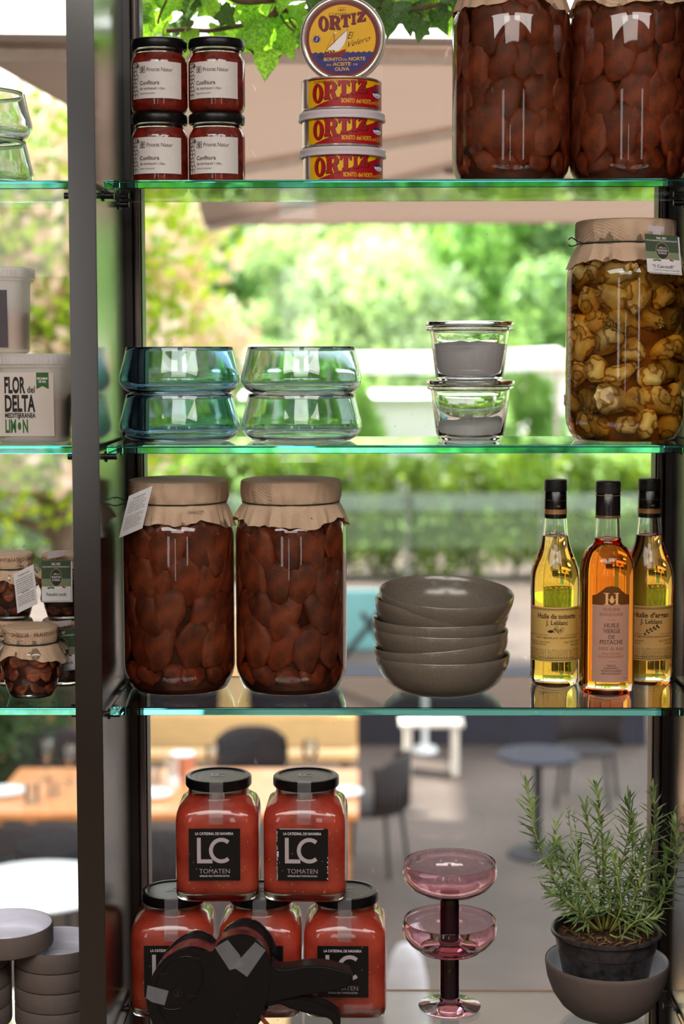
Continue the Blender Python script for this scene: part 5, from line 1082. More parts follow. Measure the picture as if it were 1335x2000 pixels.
bk, bb, ba, bh = bucket('lower milky bucket of lemon salt with a printed white label', (Xat(68, Yv, S2 + .06), Yv, S2), a1_, .1155, .50)
mfb = lambda x, y, o: (x, -(bb + (ba - bb) * y / bh) - .0008 - o, y)
lw0, lw1, l0, l1 = -.0395, .0335, .0090, .0915
lbk = label_patch('label', lw0, lw1, l0, l1, mfb, translmat('salt_label_paper', srgb(226, 216, 208), srgb(230, 215, 200), .3, var=.02), bk, 2, .0003, 2)
it = [T('FLOR', -.0300, .0655, .0195, 'ink_black', w=.0270, align='L', bold=.035), T('del', -.0005, .0655, .0082, 'ink_black', w=.0098, align='L', bold=.02), T('DELTA', -.0300, .0415, .0200, 'ink_black', w=.0395, align='L', bold=.035), T('MEDITERRANEA', -.0300, .0330, .0058, 'ink_black', w=.0395, align='L', bold=.03), T('LIMÓN', -.0300, .0140, .0160, 'ink_green', w=.0295, align='L', bold=.035)]
gx0, gx1 = .0115, .0275
it += [G([(gx0, .0915), (gx0, .0700), ((gx0 + gx1) / 2, .0740), (gx1, .0700), (gx1, .0915)], 'ink_green', .5), T('ESCAMAS', (gx0 + gx1) / 2, .0825, .0027, 'ink_white', w=.0135, bold=.03), T('DE SAL', (gx0 + gx1) / 2, .0785, .0027, 'ink_white', w=.0100, bold=.03)]
letter(lbk, it, mfb, off=.0002, base=.0005)
bk2, b2b, b2a, b2h = bucket('upper milky bucket of salt with a plain dark grey label', (Xat(-8, 2.224, S2 + .17), 2.224, S2 + .1158), .0435, .1120, .42)
mfb2 = lambda x, y, o: (x, -(b2b + (b2a - b2b) * y / b2h) - .0008 - o, y)
label_patch('label', -.026, .0240, .0085, .0820, mfb2, M['dark_card'], bk2, 2, .0004, 2)

def small_jar(label, loc, rz, seed, R=.0362, hs=1.085):
    t = thing('small_preserve_jar', label, 'jar', loc, rz, 'small jars under kraft paper')
    s = R / .0405
    lathe('jar_glass', [(0, .0035), (.020 * s, .0035), (.0235 * s, 0), (.0265 * s, .001), (.0285 * s, .005), (.0350 * s, .025), (R - .001, .046), (R, .0505), (R - .0012, .055), (.0350 * s, .0610), (.0325 * s, .0630), (.0325 * s, .070), (0, .070)], M['clear'], t, 56, 50)
    rs = np.random.RandomState(seed)
    lathe('dark_oil', [(0, .0055), (.020 * s, .0055), (.0255 * s, .0085), (.0325 * s, .026), (R - .0075, .047), (R - .0075, .053), (.030 * s, .061), (0, .061)], M['tomato_core'], t, 40)
    for j, z in enumerate((.0195, .035, .050)):
        for i in range(9):
            a = 2 * PI * (i + .5 * (j % 2) + rs.uniform(-.2, .2)) / 9; rr = [.0255, .0325, .0345][j] * s; o = link(bpy.data.objects.new('dried_tomato', TOM[rs.randint(4)])); o.parent = t
            o.location = (rr * math.cos(a), rr * math.sin(a), z + rs.uniform(-.002, .002)); o.rotation_euler = Euler((-.28, rs.uniform(-1.2, 1.2), a + PI / 2)); o.scale = (.62 * s, .5, .44 * s)
    c, r, z = kraft_cap(t, .0345 * s, .0625, .0625 + .0205, seed, .011 * s, .017, pleats=14, crumple=1.0)
    string_at(t, r, z, seed, False)
    letter(c, arc_or_band('FRANTOIO DI SANT’AGATA D’ONEGLIA · ', .0346 * s), cyl(.0346 * s, .0625), step=.004, off=.0002, base=.0009, name='lettering')
    t.scale = (1, 1, hs); return t
def arc_or_band(s, R):
    L = 2 * PI * R; out = []
    for k in range(2): out.append(T(s, -L / 2 + k * L / 2, .0128, .0040, 'ink_brown', w=L / 2 - .003, align='L', serif=True))
    return out
Ys = 2.235
def sj(label, px, Y, z, rz, seed, **kw): return small_jar(label, (Xat(px, Y, z + .04), Y, z), rz, seed, **kw)
q1 = sj('front small flared jar with crumpled kraft paper, standing alone on the shelf', 61, 2.205, S3, .3, 31, R=.0435, hs=1.12)
q2 = sj('lower small jar behind the front one, beside the divider', 128, 2.283, S3, 1.3, 32)
q3 = sj('lower small jar behind the front one, away from the divider', 20, 2.283, S3, 2.2, 33)
zz = S3 + .0912
q4 = sj('upper small jar with a green printed tag, beside the divider', 128, 2.277, zz, .8, 34)
q5 = sj('upper small jar with the back of its tag showing, away from the divider', 22, 2.277, zz, 1.7, 35)
def loc_in(t, px, py, Y):
    p = P(px, py, Y) - t.location; c, s = math.cos(-t.rotation_euler.z), math.sin(-t.rotation_euler.z); return Vector((p.x * c - p.y * s, p.x * s + p.y * c, p.z / t.scale.z))
def dir_in(t, d):
    c, s = math.cos(-t.rotation_euler.z), math.sin(-t.rotation_euler.z); return Vector((d[0] * c - d[1] * s, d[0] * s + d[1] * c, d[2])).normalized()
frantoio_tag(q4, loc_in(q4, 110, 1174, 2.222), dir_in(q4, (1, .06, 0)), dir_in(q4, (0, 0.04, 1)), .0385, .0500, 'Pomodori secchi')
frantoio_tag(q2, loc_in(q2, 125, 1308, 2.228), dir_in(q2, (1, -.1, .10)), dir_in(q2, (-.08, 0.04, 1)), .0385, .0500, 'Pomodori secchi')
for t_, px, py, Y in ((q4, 110, 1083, 2.236), (q2, 122, 1218, 2.240)):
    o_ = loc_in(t_, px, py, Y); u_ = dir_in(t_, (1, .2, .12)); w_ = Vector((0, 0, 1))
    mob('seal_strip', [tuple(o_ + u_ * a + w_ * b) for a, b in ((-.012, -.004), (.010, -.003), (.012, .003), (-.011, .004))], [(0, 1, 2, 3)], M['ink_grey'], t_, False)
oo, ux, uz = loc_in(q5, 34, 1198, 2.222), dir_in(q5, (.95, -.15, .42)), dir_in(q5, (-.10, 0.02, 1))
mf5 = flat(oo, ux, uz); tg5 = label_patch('tag', 0, .031, 0, .049, mf5, M['tag'], q5, 3, 0, 3)
its = [T('Pomodori Secchi', .0155, .0425, .0022, 'ink_black', w=.017), T('Ingredients', .0155, .0210, .0020, 'ink_black', w=.012)]
for i in range(13):
    if i == 7: continue
    its.append(T(['pomodori secchi olio extra vergine', 'di oliva aceto di vino capperi', 'sale origano aglio peperoncino'][i % 3], .003, .0385 - .0026 * i, .0015, 'ink_black', w=.025, align='L'))
letter(tg5, its, mf5, off=.0002, base=.0003)

def clay_dish(label, loc, R, h=.0272, group='matt brown clay dishes in stacks'):
    t = thing('clay_dish', label, 'dish', loc, 0, group); s = R
    lathe('dish_body', [(0, .0015), (s - .008, .0015), (s - .007, 0), (s - .003, 0), (s - .0006, .0016), (s, .004), (s, h - .0012), (s - .0008, h), (s - .0022, h), (s - .0032, h - .0012), (s - .0042, .0080), (s - .007, .0058), (s * .5, .0048), (0, .0046)], [M['dish_out'], M['dish_in']], t, 64, 35, mids=[0] * 8 + [1] * 5)
    V, F = [], []
    for r in (.006, .011, .016, .022):
        a0 = r * 400; tube_g([(r * math.cos(a), r * math.sin(a), .0050) for a in np.linspace(a0, a0 + 4.4, 20)], .0009, 5, V, F)
    mob('throwing_rings', V, F, M['dish_in'], t)
    return t
Yd = 2.225; Rd = .0580; hd = .0272
z0 = S4
lbs = ['bottom clay dish of the four-high stack next to the divider', 'second clay dish up in the stack next to the divider', 'third clay dish up in the stack next to the divider', 'topmost clay dish of the stack next to the divider, its grey glaze showing']
d0 = None
for i in range(4):
    loc = (Xat(113, Yd, S4 + .05), Yd, S4 + hd * 1.0 * i)
    if d0 is None: d0 = clay_dish(lbs[0], loc, Rd)
    else: dup(d0, loc, i * .7, lbs[i])
ll = ['bottom clay dish of the stack at the photo’s left edge', 'second clay dish up of the stack at the photo’s left edge', 'third clay dish up of the stack at the photo’s left edge', 'fourth clay dish up of the stack at the photo’s left edge']
for i in range(4): dup(d0, (Xat(-62, Yd - .01, S4 + .05), Yd - .01, S4 + hd * i), 1 + i * .9, ll[i])
big = clay_dish('wider grey-glazed clay dish on top, lying across both stacks', (Xat(12, 2.205, S4 + .12), 2.205, S4 + hd * 4 + .0005), .0625, .0300)
# ------------------------------------------------------------------ ivy over the window
leaf_shape = [(0, 0), (.16, -.10), (.42, -.16), (.50, .02), (.40, .20), (.52, .34), (.46, .46), (.26, .52), (.16, .72), (0, 1.0)]
def ivy_mesh(seed):
    rs = np.random.RandomState(seed); R = [(x * rs.uniform(.85, 1.15), y * rs.uniform(.93, 1.07)) for x, y in leaf_shape]; Lh = [(-x * rs.uniform(.85, 1.15), y * rs.uniform(.93, 1.07)) for x, y in leaf_shape]
    V = []; F = []
    def zf(x, y): return -.30 * abs(x) ** 1.3 - .22 * (y - .3) ** 2 + .05 * math.sin(7 * x + 5 * y + seed)
    mid = [(0, k / 9) for k in range(10)]
    for side in (R, Lh):
        b = len(V)
        for i in range(10):
            mx, my = mid[i]; px, py = side[i]
            for q in range(4): f = q / 3; x = mx + (px - mx) * f; y = my + (py - my) * f; V.append((x, zf(x, y), y))
        for i in range(9):
            for q in range(3): a = b + i * 4 + q; F.append((a, a + 1, a + 5, a + 4) if side is R else (a, a + 4, a + 5, a + 1))
    me = bpy.data.meshes.new('leaf'); me.from_pydata(V, [], F); me.polygons.foreach_set('use_smooth', [True] * len(F)); return me
IV = []
for q in range(4):
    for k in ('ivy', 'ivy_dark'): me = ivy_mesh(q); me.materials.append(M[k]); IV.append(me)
iv = thing('ivy_vine', 'ivy vine hanging outside across the top of the window', 'plant', P(600, -40, 2.68))
def I3(px, py, Y=2.68): return P(px, py, Y) - iv.location
for pts, r in (([(890, 2), (800, 18), (720, 12), (640, 22), (560, 20), (520, 38), (480, 48), (440, 55), (405, 60), (365, 58), (325, 60)], .0035), ([(760, -20), (720, 4), (600, -4), (480, 4), (440, -10)], .0045), ([(520, 38), (540, 10), (520, -20)], .003), ([(325, 0), (312, 30), (308, 46)], .0018), ([(560, 22), (566, 40), (578, 54), (600, 62)], .002), ([(545, 24), (556, 44), (570, 58), (582, 60)], .0016)):
    tube('stem', smooth_line([I3(x, y) for x, y in pts], 5), r, M['ivy_stem'], iv, 8)
rs = np.random.RandomState(4)
# base of the leaf (stalk end), size and turn read as lying on the vine; leaves hang down
lv = [(300, 22, 78, .1, 0), (345, 40, 46, -.5, 1), (335, -15, 56, .3, 0), (318, 68, 34, 0, 0), (365, -22, 66, .0, 1), (425, 2, 52, .9, 0), (430, 20, 44, -.7, 1), (425, 50, 36, .1, 0), (366, 62, 48, .2, 0), (463, 48, 86, .25, 0), (490, 42, 58, -.8, 0), (525, 36, 112, .05, 0), (545, 42, 84, -.35, 0), (540, 4, 48, .5, 0), (505, 0, 40, -.4, 0), (552, 18, 40, .2, 0), (590, 60, 36, .3, 1), (578, 10, 40, -.2, 0), (610, 26, 44, .4, 0), (640, 14, 40, -.3, 0), (700, 20, 46, .2, 0), (735, 20, 56, -.4, 1), (770, 6, 66, .3, 1), (792, 14, 54, -.2, 1), (806, -14, 50, .3, 0), (838, -10, 66, .1, 1), (856, -12, 78, -.3, 0), (868, -20, 60, .3, 1), (270, 8, 56, .2, 0), (276, 30, 48, .7, 0), (290, -20, 60, 0, 0), (395, -30, 62, .2, 1), (460, -34, 62, -.2, 0), (560, -40, 66, .1, 0), (620, -36, 60, .3, 1), (680, -30, 56, 0, 0), (740, -30, 60, .2, 1), (790, -30, 60, .3, 0), (830, -40, 70, .1, 0), (900, -30, 70, 0, 1), (455, 14, 44, .4, 0), (480, -10, 46, .0, 0), (655, -12, 44, .2, 0), (715, -8, 48, -.2, 1), (825, 40, 44, .2, 1), (850, 20, 50, -.4, 1)]
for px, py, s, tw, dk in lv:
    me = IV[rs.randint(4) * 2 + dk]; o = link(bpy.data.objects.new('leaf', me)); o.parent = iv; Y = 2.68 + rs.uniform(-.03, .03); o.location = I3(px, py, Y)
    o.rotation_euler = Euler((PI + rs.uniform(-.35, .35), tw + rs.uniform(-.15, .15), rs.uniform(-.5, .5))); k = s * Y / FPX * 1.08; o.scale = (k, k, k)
    p0 = I3(px, py, Y); vs, fs = tube_g(smooth_line([p0 + Vector((rs.uniform(-.008, .008), .004, .022)), p0 + Vector((.001, .002, .010)), p0], 3), .0008, 5); mob('leaf_stalk', vs, fs, M['ivy_stem'], iv)

# ------------------------------------------------------------------ parasol over the terrace
zr_, y0_, y1_, x0_, x1_ = ZC + .60, 3.30, 8.40, P(400, 437, 8.4).x, P(400, 437, 8.4).x + 4.9
hub = Vector(((x0_ + x1_) / 2, (y0_ + y1_) / 2, ZC + .98))
ps = thing('parasol', 'large square taupe parasol spread over the terrace, seen from below', 'parasol', (hub.x, hub.y, GZ))
V, F = [], []; N = 10; loc = ps.location
cor = [Vector((x0_, y0_, zr_)), Vector((x1_, y0_, zr_)), Vector((x1_, y1_, zr_)), Vector((x0_, y1_, zr_))]
for q in range(4):
    a, b = cor[q], cor[(q + 1) % 4]; n0 = len(V)
    for i in range(N + 1):
        t = i / N
        for j in range(N + 1):
            u = j / N; p = hub.lerp(a.lerp(b, u), t); p.z -= .0; e = a.lerp(b, u); inw = (hub - e); inw.z = 0; p += inw.normalized() * .16 * math.sin(u * PI) * t * t
            V.append(tuple(p - loc))
    for i in range(N):
        for j in range(N): k = n0 + i * (N + 1) + j; F.append((k, k + 1, k + N + 2, k + N + 1))
    for j in range(N + 1):
        u = j / N; p = Vector(V[n0 + N * (N + 1) + j]); V.append((p.x, p.y, p.z - .015))
    m0 = n0 + (N + 1) ** 2
    for j in range(N): F.append((n0 + N * (N + 1) + j, n0 + N * (N + 1) + j + 1, m0 + j + 1, m0 + j))
mob('canopy', V, F, M['canvas'], ps)
run = hub - Vector((0, 0, .55))
for q in range(4):
    mid = (cor[q] + cor[(q + 1) % 4]) / 2; inw = hub - mid; inw.z = 0; mid = mid + inw.normalized() * .16
    for e in (cor[q], mid):
        d = (e - hub); a = hub - Vector((0, 0, .03)); b = e - Vector((0, 0, .03)) - d * .01
        tube('rib', [a - loc, b - loc], .022, M['rib'], ps, 4); tube('strut', [run - loc, a.lerp(b, .55) - loc], .017, M['rib_dark'], ps, 4)
tube('pole', [(0, 0, 0), hub + Vector((0, 0, .1)) - loc], .05, M['rib'], ps, 16)
lathe('hub', [(0, .12), (.06, .1), (.09, 0), (.08, -.08), (.05, -.1)], M['rib_dark'], ps, 20, loc=hub - loc)
lathe('runner', [(.05, .06), (.085, .05), (.085, -.05), (.05, -.06)], M['rib_dark'], ps, 20, loc=run - loc)
box('base', -.5, .5, -.5, .5, 0, .12, M['slate'], ps, .02)

# ------------------------------------------------------------------ ground, slope, unseen sun blocker
S('ground', box('ground', -40, 40, 2.56, 30.5, GZ - .3, GZ, M['ground']))
V, F = [], []; nx, ny = 24, 16
for j in range(ny + 1):
    for i in range(nx + 1):
        x = -55 + 110 * i / nx; y = 30.5 + 60 * j / ny; t = j / ny
        V.append((x, y, GZ - .1 + (.8 if j else 0) + 9.5 * max(0, t - .12) ** 1.1 * 1.25 + .5 * math.sin(x * .21) * t))
for j in range(ny):
    for i in range(nx): k = j * (nx + 1) + i; F.append((k, k + 1, k + nx + 2, k + nx + 1))
S('hill', mob('hill', V, F, M['hill']))
wg = link(bpy.data.objects.new('wall_wing', None)); wg['kind'] = 'structure'  # unseen wall added to shade the terrace, its gap shaped for a sun patch
def blocker_panel(y0, y1, z0, z1): box('wall_panel', -9.08, -9.0, y0, y1, GZ + z0, GZ + z1, M['facade'], wg)
def hole(X, Y):       # where the sun's ray to terrace point (X, Y) crosses the blocker
    d = (X + 9.0) / (-SUN_DIR.x); return Y + SUN_DIR.y * d, SUN_DIR.z * d
yh0, zh0 = hole(.33, 12.9); yh1, zh1 = hole(.80, 14.6)
blocker_panel(2.6, yh0, 0, 15.0); blocker_panel(yh1, 24.0, 0, 15.0); blocker_panel(yh0, yh1, 0, zh0); blocker_panel(yh0, yh1, zh1, 15.0)

# ------------------------------------------------------------------ foliage
def leaf_cloud(name, blobs, n, size, mat, parent, seed, shell=.55):
    r = np.random.RandomState(seed); B = np.array(blobs, float); vol = B[:, 3] * B[:, 4] * B[:, 5]; ix = r.choice(len(B), n, p=vol ** .67 / np.sum(vol ** .67)); b = B[ix]
    d = r.normal(size=(n, 3)); d /= np.linalg.norm(d, axis=1)[:, None]; rad = shell + (1 - shell) * r.rand(n) ** .6; rad *= 1 + .12 * r.normal(size=n)
    c = b[:, :3] + d * b[:, 3:6] * rad[:, None]
    nrm = d + r.normal(size=(n, 3)) * .7; nrm /= np.linalg.norm(nrm, axis=1)[:, None]; t = np.cross(nrm, r.normal(size=(n, 3))); t /= np.linalg.norm(t, axis=1)[:, None]; u = np.cross(nrm, t)
    s = size * (0.7 + .6 * r.rand(n))[:, None]
    v = np.stack([c - t * s * .5, c - u * s * .32 + nrm * s * .08, c + t * s * .5, c + u * s * .32 + nrm * s * .08], 1).reshape(-1, 3)
    me = bpy.data.meshes.new(name); me.vertices.add(4 * n); me.vertices.foreach_set('co', v.ravel()); me.loops.add(4 * n); me.loops.foreach_set('vertex_index', np.arange(4 * n, dtype=np.int32))
    me.polygons.add(n); me.polygons.foreach_set('loop_start', np.arange(0, 4 * n, 4, dtype=np.int32)); me.update(calc_edges=True); me.materials.append(mat)
    o = link(bpy.data.objects.new(name, me)); o['kind'] = 'stuff'
    if parent: o.parent = parent
    return o
def tree(label, loc, blobs, n, size, mat, seed, trunk_h, trunk_r, group=None, name='broadleaf_tree'):
    t = thing(name, label, 'tree', loc, 0, group)
    vs, fs = tube_g(smooth_line([(0, 0, 0), (.1 * trunk_r * 3, 0, trunk_h * .5), (0, .05, trunk_h)], 4), [trunk_r * (1 - .05 * k) for k in range(9)], 10)
    for bx_, by_, bz_, rx_, ry_, rz_ in blobs[:5]: tube_g(smooth_line([(0, 0, trunk_h * .7), (bx_ * .5, by_ * .5, trunk_h * .5 + bz_ * .5), (bx_, by_, bz_)], 3), [trunk_r * .45 * (1 - .08 * k) for k in range(7)], 6, vs, fs)
    mob('trunk', vs, fs, M['trunk'], t); leaf_cloud('foliage', blobs, n, size, mat, t, seed); return t
# yellow-green flowering tree standing left, near the window
tl_ = thing('flowering_tree', 'lime-green tree with pale pink blossom, close behind the left divider', 'tree', (-2.37, 13.0, GZ))
bl_ = [(-.3, 0, 4.9, .9, .8, .7), (.4, -.2, 4.4, .95, .8, .7), (-.6, .2, 4.0, 1.0, .8, .8), (.55, .1, 3.5, .85, .8, .75), (-1.4, 0, 4.7, .9, .8, .8), (-.2, 0, 2.9, 1.1, .8, .7), (-1.5, .2, 3.3, .9, .7, .9)]
vs, fs = tube_g(smooth_line([(.0, 0, 0), (.06, 0, 1.5), (-.05, 0, 3.2), (-.2, 0, 5)], 4), [.13 - .007 * k for k in range(13)], 10)
for b in bl_: tube_g(smooth_line([(0, 0, 2.2), (b[0] * .5, b[1] * .5, b[2] * .75), (b[0], b[1], b[2])], 3), [.05 - .005 * k for k in range(7)], 6, vs, fs)
mob('trunk', vs, fs, M['trunk'], tl_); leaf_cloud('foliage', bl_, 9000, .12, M['lime_leaf'], tl_, 61, .3)
leaf_cloud('blossom', [(b[0] + .1, b[1] - .1, b[2] + .15, b[3] * .95, b[4], b[5] * .9) for b in bl_[:6]], 4200, .13, M['blossom'], tl_, 62, .7)
# hillside trees
kinds = ['dense dark-green tree on the wooded hillside', 'fresh bright-green tree on the wooded hillside', 'pale silvery-green tree on the wooded hillside']
protos = {}
def hz(x, y):
    t = (y - 30.5) / 60; return GZ - .1 + .8 + 9.5 * max(0, t - .12) ** 1.1 * 1.25 + .5 * math.sin(x * .21) * t
rs = np.random.RandomState(12)
spots = []
for y, n, xs in ((42, 8, 17), (50, 9, 20), (58, 10, 23), (67, 10, 26), (77, 10, 30)):
    for i in range(n): spots.append((-xs * .62 + xs * 1.35 * (i + .5) / n + rs.uniform(-.8, .8), y + rs.uniform(-2, 2), rs.randint(3), rs.uniform(.85, 1.2)))
for x, y, kd, s in spots:
    if any(abs(x - P(px_, 480, yv_).x) < 4.8 and abs(y - yv_ - 2) < 6 for px_, yv_ in ((480, 72), (970, 74))): continue
    z = hz(x, y) - .2; key = (kd, rs.randint(2))
    if y < 45: s *= .8
    if key not in protos:
        r = np.random.RandomState(kd * 7 + key[1]); bb_ = [(r.uniform(-1.2, 1.2), r.uniform(-1, 1), 2.6 + r.uniform(-.8, 1.4), r.uniform(.9, 1.5), r.uniform(.9, 1.4), r.uniform(.8, 1.3)) for q in range(7)]
        protos[key] = tree(kinds[kd], (x, y, z), bb_, 3200, .30, [M['tree_leaf'], M['tree_leaf2'], M['tree_leaf3']][kd], kd * 3 + key[1], 2.4, .16, 'wooded hillside: ' + kinds[kd].split(' tree')[0] + ' trees'); o = protos[key]; o.scale = (s, s, s)
    else: o = dup(protos[key], (x, y, z), rs.uniform(0, 6)); o.scale = (s, s, s * rs.uniform(.9, 1.15))
# hedge along the far edge of the terrace
hg = thing('hedge', 'long sunlit leafy hedge along the far edge of the terrace', 'hedge', (0, 26.6, GZ))
leaf_cloud('foliage', [(-7.5 + i * .62, .0 + .12 * math.sin(i * 2.1), .45 + .52 * (j) + .1 * math.sin(i * 1.3 + j), .55, .42, .42) for i in range(28) for j in range(3)], 26000, .13, M['hedge_leaf'], hg, 71, .6)
leaf_cloud('foliage', [(-7.5 + i * .83, .0, 1.78 + .16 * math.sin(i * 1.7), .35, .3, .26) for i in range(21)], 3200, .12, M['hedge_leaf'], hg, 72, .4)
V, F = [], []
for i in range(26): tube_g([(-7.4 + i * .65, 0, 0), (-7.3 + i * .65, .05, .9), (-7.45 + i * .65, 0, 1.6)], .03, 6, V, F)
mob('stems', V, F, M['trunk'], hg)
# panels standing in for window reflections, added before the hedge
fn_ = thing('glass_balustrade', 'frosted glass balustrade of two panel rows standing before the hedge', 'balustrade', (0, 24.4, GZ))
for i in range(8):
    x = -7.2 + i * 1.95
    box('upper_panel', x + .05, x + 1.9, -.01, .01, 1.24, 1.50, M['frost'], fn_); box('lower_panel', x + .05, x + 1.9, -.01, .01, .70, 1.20, M['frost2'], fn_); box('post', x - .025, x + .025, -.025, .025, 0, 1.52, M['post_grey'], fn_)
# boxwood by the tables
bx_t = thing('boxwood_bush', 'clipped dark-green boxwood bush beside the wooden bench', 'bush', (P(20, 1460, 12.4).x, 12.4, GZ))
leaf_cloud('foliage', [(0, 0, .55, .42, .42, .5), (-.2, 0, .9, .3, .35, .35), (.12, 0, .85, .3, .35, .35), (0, 0, 1.05, .25, .3, .25), (-.45, .1, .6, .4, .4, .5)], 6000, .05, M['box_leaf'], bx_t, 73, .7); tube('stem', [(0, 0, 0), (.02, 0, .3), (0, 0, .6)], .04, M['trunk'], bx_t)

# ------------------------------------------------------------------ far buildings
def house(name, label, x, y, w, d, h, wall, roof, wins, rise=1.2, z=None):
    t = thing(name, label, 'house', (x, y, hz(x, y) - .5 if z is None else z))
    box('wall', -w / 2, w / 2, 0, d, 0, h, wall, t)
    V = [(-w / 2 - .3, -.3, h), (w / 2 + .3, -.3, h), (w / 2 + .3, d + .3, h), (-w / 2 - .3, d + .3, h), (-w / 2 - .3, d / 2, h + rise), (w / 2 + .3, d / 2, h + rise)]
    mob('roof', V, [(0, 1, 5, 4), (2, 3, 4, 5), (1, 2, 5), (3, 0, 4), (3, 2, 1, 0)], roof, t, False)
    for wx, wz, ww, wh in wins:
        f = box('window', wx - ww / 2, wx + ww / 2, -.06, .02, wz, wz + wh, M['render_white'], t); box('pane', wx - ww / 2 + .08, wx + ww / 2 - .08, -.09, -.05, wz + .08, wz + wh - .08, M['dark_glass'], f)
    return t
zb = ZC - 3.9
house('white_house', 'long white house with square windows beyond the hedge', P(720, 800, 34).x, 34, 4.6, 3, 2.55, M['render_white'], M['tent'], [(-1.5, .9, .7, .8), (-.3, .9, .5, .6), (.7, .9, .5, .6), (1.6, .9, .7, .8)], .1, ZC - 3.6)
house('white_cottage', 'small white cottage with a terracotta roof behind the salt jars', P(1085, 800, 35).x, 35, 1.1, 2, 3.0, M['render_white'], M['roof_tile'], [(0, 1.2, .4, .7)], .35, ZC - 3.5)
house('rosy_villa', 'rosy villa with a low roof high on the hillside', P(480, 470, 72).x, 72, 4.4, 4, 2.2, M['pink_render'], M['roof_tile'], [(-1.2, .8, .6, .8), (.2, .8, .6, .8), (1.4, .8, .6, .8)], .8, P(480, 500, 72).z)
house('pale_villa', 'pale villa among the trees near the parasol’s rib', P(970, 470, 74).x, 74, 4.2, 4, 2.0, M['pink_render'], M['tent'], [(-1.2, .7, .6, .8), (0.3, .7, .6, .8)], .5, P(970, 495, 74).z)
aw = thing('white_awning', 'long white awning sagging between posts beyond the hedge', 'awning', (P(790, 706, 31).x, 31, ZC - 3.6))
V, F = [], []; n = 24; L = 5.9
for i in range(n + 1):
    x = -L / 2 + L * i / n; zt = 3.48 - .10 * (1 - (2 * i / n - 1) ** 2) - .0 * i
    V += [(x, 0, zt - .30), (x, 0, zt - .06), (x, 1.6, zt + .06), (x, 1.6, zt - .2)]
for i in range(n):
    for k in range(3): a = 4 * i + k; F.append((a, a + 4, a + 5, a + 1))
mob('awning_cloth', V, F, M['tent'], aw)
for x in (-2.8, -1, 1, 2.8): tube('post', [(x, .1, -.3), (x, .1, 3.2)], .04, M['rib'], aw)
for px, y, s in ((620, 32, .34), (690, 33.2, .33), (1040, 32, .45), (545, 33.2, .34)):
    x = P(px, 760, y).x; t = thing('garden_shrub', {620: 'round shrub under the white awning, first from the tomato jars', 690: 'round shrub under the middle of the white awning', 1040: 'taller shrub beside the white cottage', 545: 'round shrub at the near end of the white awning'}[px], 'shrub', (x, y, ZC - 3.5), 0, 'shrubs beyond the hedge')
    leaf_cloud('foliage', [(0, 0, 2.4, s, s * .7, .6), (.3, 0, 1.6, s, s * .7, .7), (-.2, 0, 1.0, s, s * .7, .7)], 2200, .16, M['tree_leaf2'], t, int(px), .5); tube('stem', [(0, 0, 0), (0, 0, 1.8)], .06, M['trunk'], t)

# ------------------------------------------------------------------ terrace furniture
def rtable(name, label, x, y, w, d, h, mat, rz=0, z=GZ):
    t = thing(name, label, 'table', (x, y, z), rz); box('tabletop', -w / 2, w / 2, -d / 2, d / 2, h - .045, h, mat, t, .012, 2)
    for sx_ in (-1, 1):
        for sy_ in (-1, 1): a, b = sx_ * (w / 2 - .09), sy_ * (d / 2 - .09); box('leg', a - .03, a + .03, b - .03, b + .03, 0, h - .045, mat, t)
    return t
xl, xr = P(5, 1530, 10.9).x, P(700, 1530, 10.9).x
rtable('dining_table', 'long orange teak table laid with plates and glasses', (xl + xr) / 2, 10.85, xr - xl, 1.15, .75, M['wood_orange'])
xr2 = P(562, 1970, 7.1).x
rtable('dining_table', 'bare pale oak table close under the window', xr2 - .85, 6.95, 1.7, .95, .75, M['wood_pale'])
def chair(label, x, y, rz):
    t = thing('rattan_chair', label, 'chair', (x, y, GZ), rz, 'dark rattan chairs on the terrace'); m = M['rattan']
    bm = bmesh.new(); V = []; F = []
    n = 16
    for i in range(n + 1):
        a = -1.15 + 2.3 * i / n; 
        for z, r in ((.44, .24), (.60, .255), (.76, .265), (.83 - .10 * abs(a / 1.15) ** 3, .262)): V.append((r * math.sin(a) * 1.05, r * math.cos(a), z))
    for i in range(n):
        for k in range(3): a = i * 4 + k; F.append((a, a + 4, a + 5, a + 1))
    bm.free(); b = mob('backrest', V, F, m, t); md = b.modifiers.new('s', 'SOLIDIFY'); md.thickness = .022
    V, F = [], []
    for i in range(13): a = -1.1 + 2.2 * i / 12; tube_g([(.272 * math.sin(a) * 1.05, .272 * math.cos(a), .45), (.284 * math.sin(a) * 1.05, .284 * math.cos(a), .80 - .09 * abs(a / 1.15) ** 3)], .006, 5, V, F)
    w_ = mob('weave', V, F, M['black_metal'], t); w_['kind'] = 'stuff'
    lathe('seat', [(0, .455), (.22, .455), (.245, .445), (.245, .42), (.22, .41), (0, .41)], m, t, 28)
    for sx_, sy_ in ((-1, -1), (1, -1), (-1, 1), (1, 1)): tube('leg', [(sx_ * .17, sy_ * .17, .42), (sx_ * .21, sy_ * .21, 0)], .014, M['black_metal'], t)
    return t
ch0 = chair('dark rattan chair seen over the tomato jars, against the wooden bench', P(492, 1440, 12.3).x, 12.1, 0)
for lb, x, y, rz in (('dark rattan chair with its back to the window, before the teak table', P(74, 1620, 9.95).x, 10.05, PI), ('dark rattan chair behind the wine glass on the teak table', P(120, 1480, 12.3).x, 12.0, .2), ('dark rattan chair at the far end of the teak table', P(722, 1500, 11.6).x, 11.6, -1.9), ('dark rattan chair before the teak table, beside the left divider', P(310, 1650, 9.9).x, 9.95, PI - .1), ('dark rattan chair behind the round dark table', P(1140, 1450, 13.5).x, 13.3, -.3)):
    dup(ch0, (x, y, GZ), rz, lb)
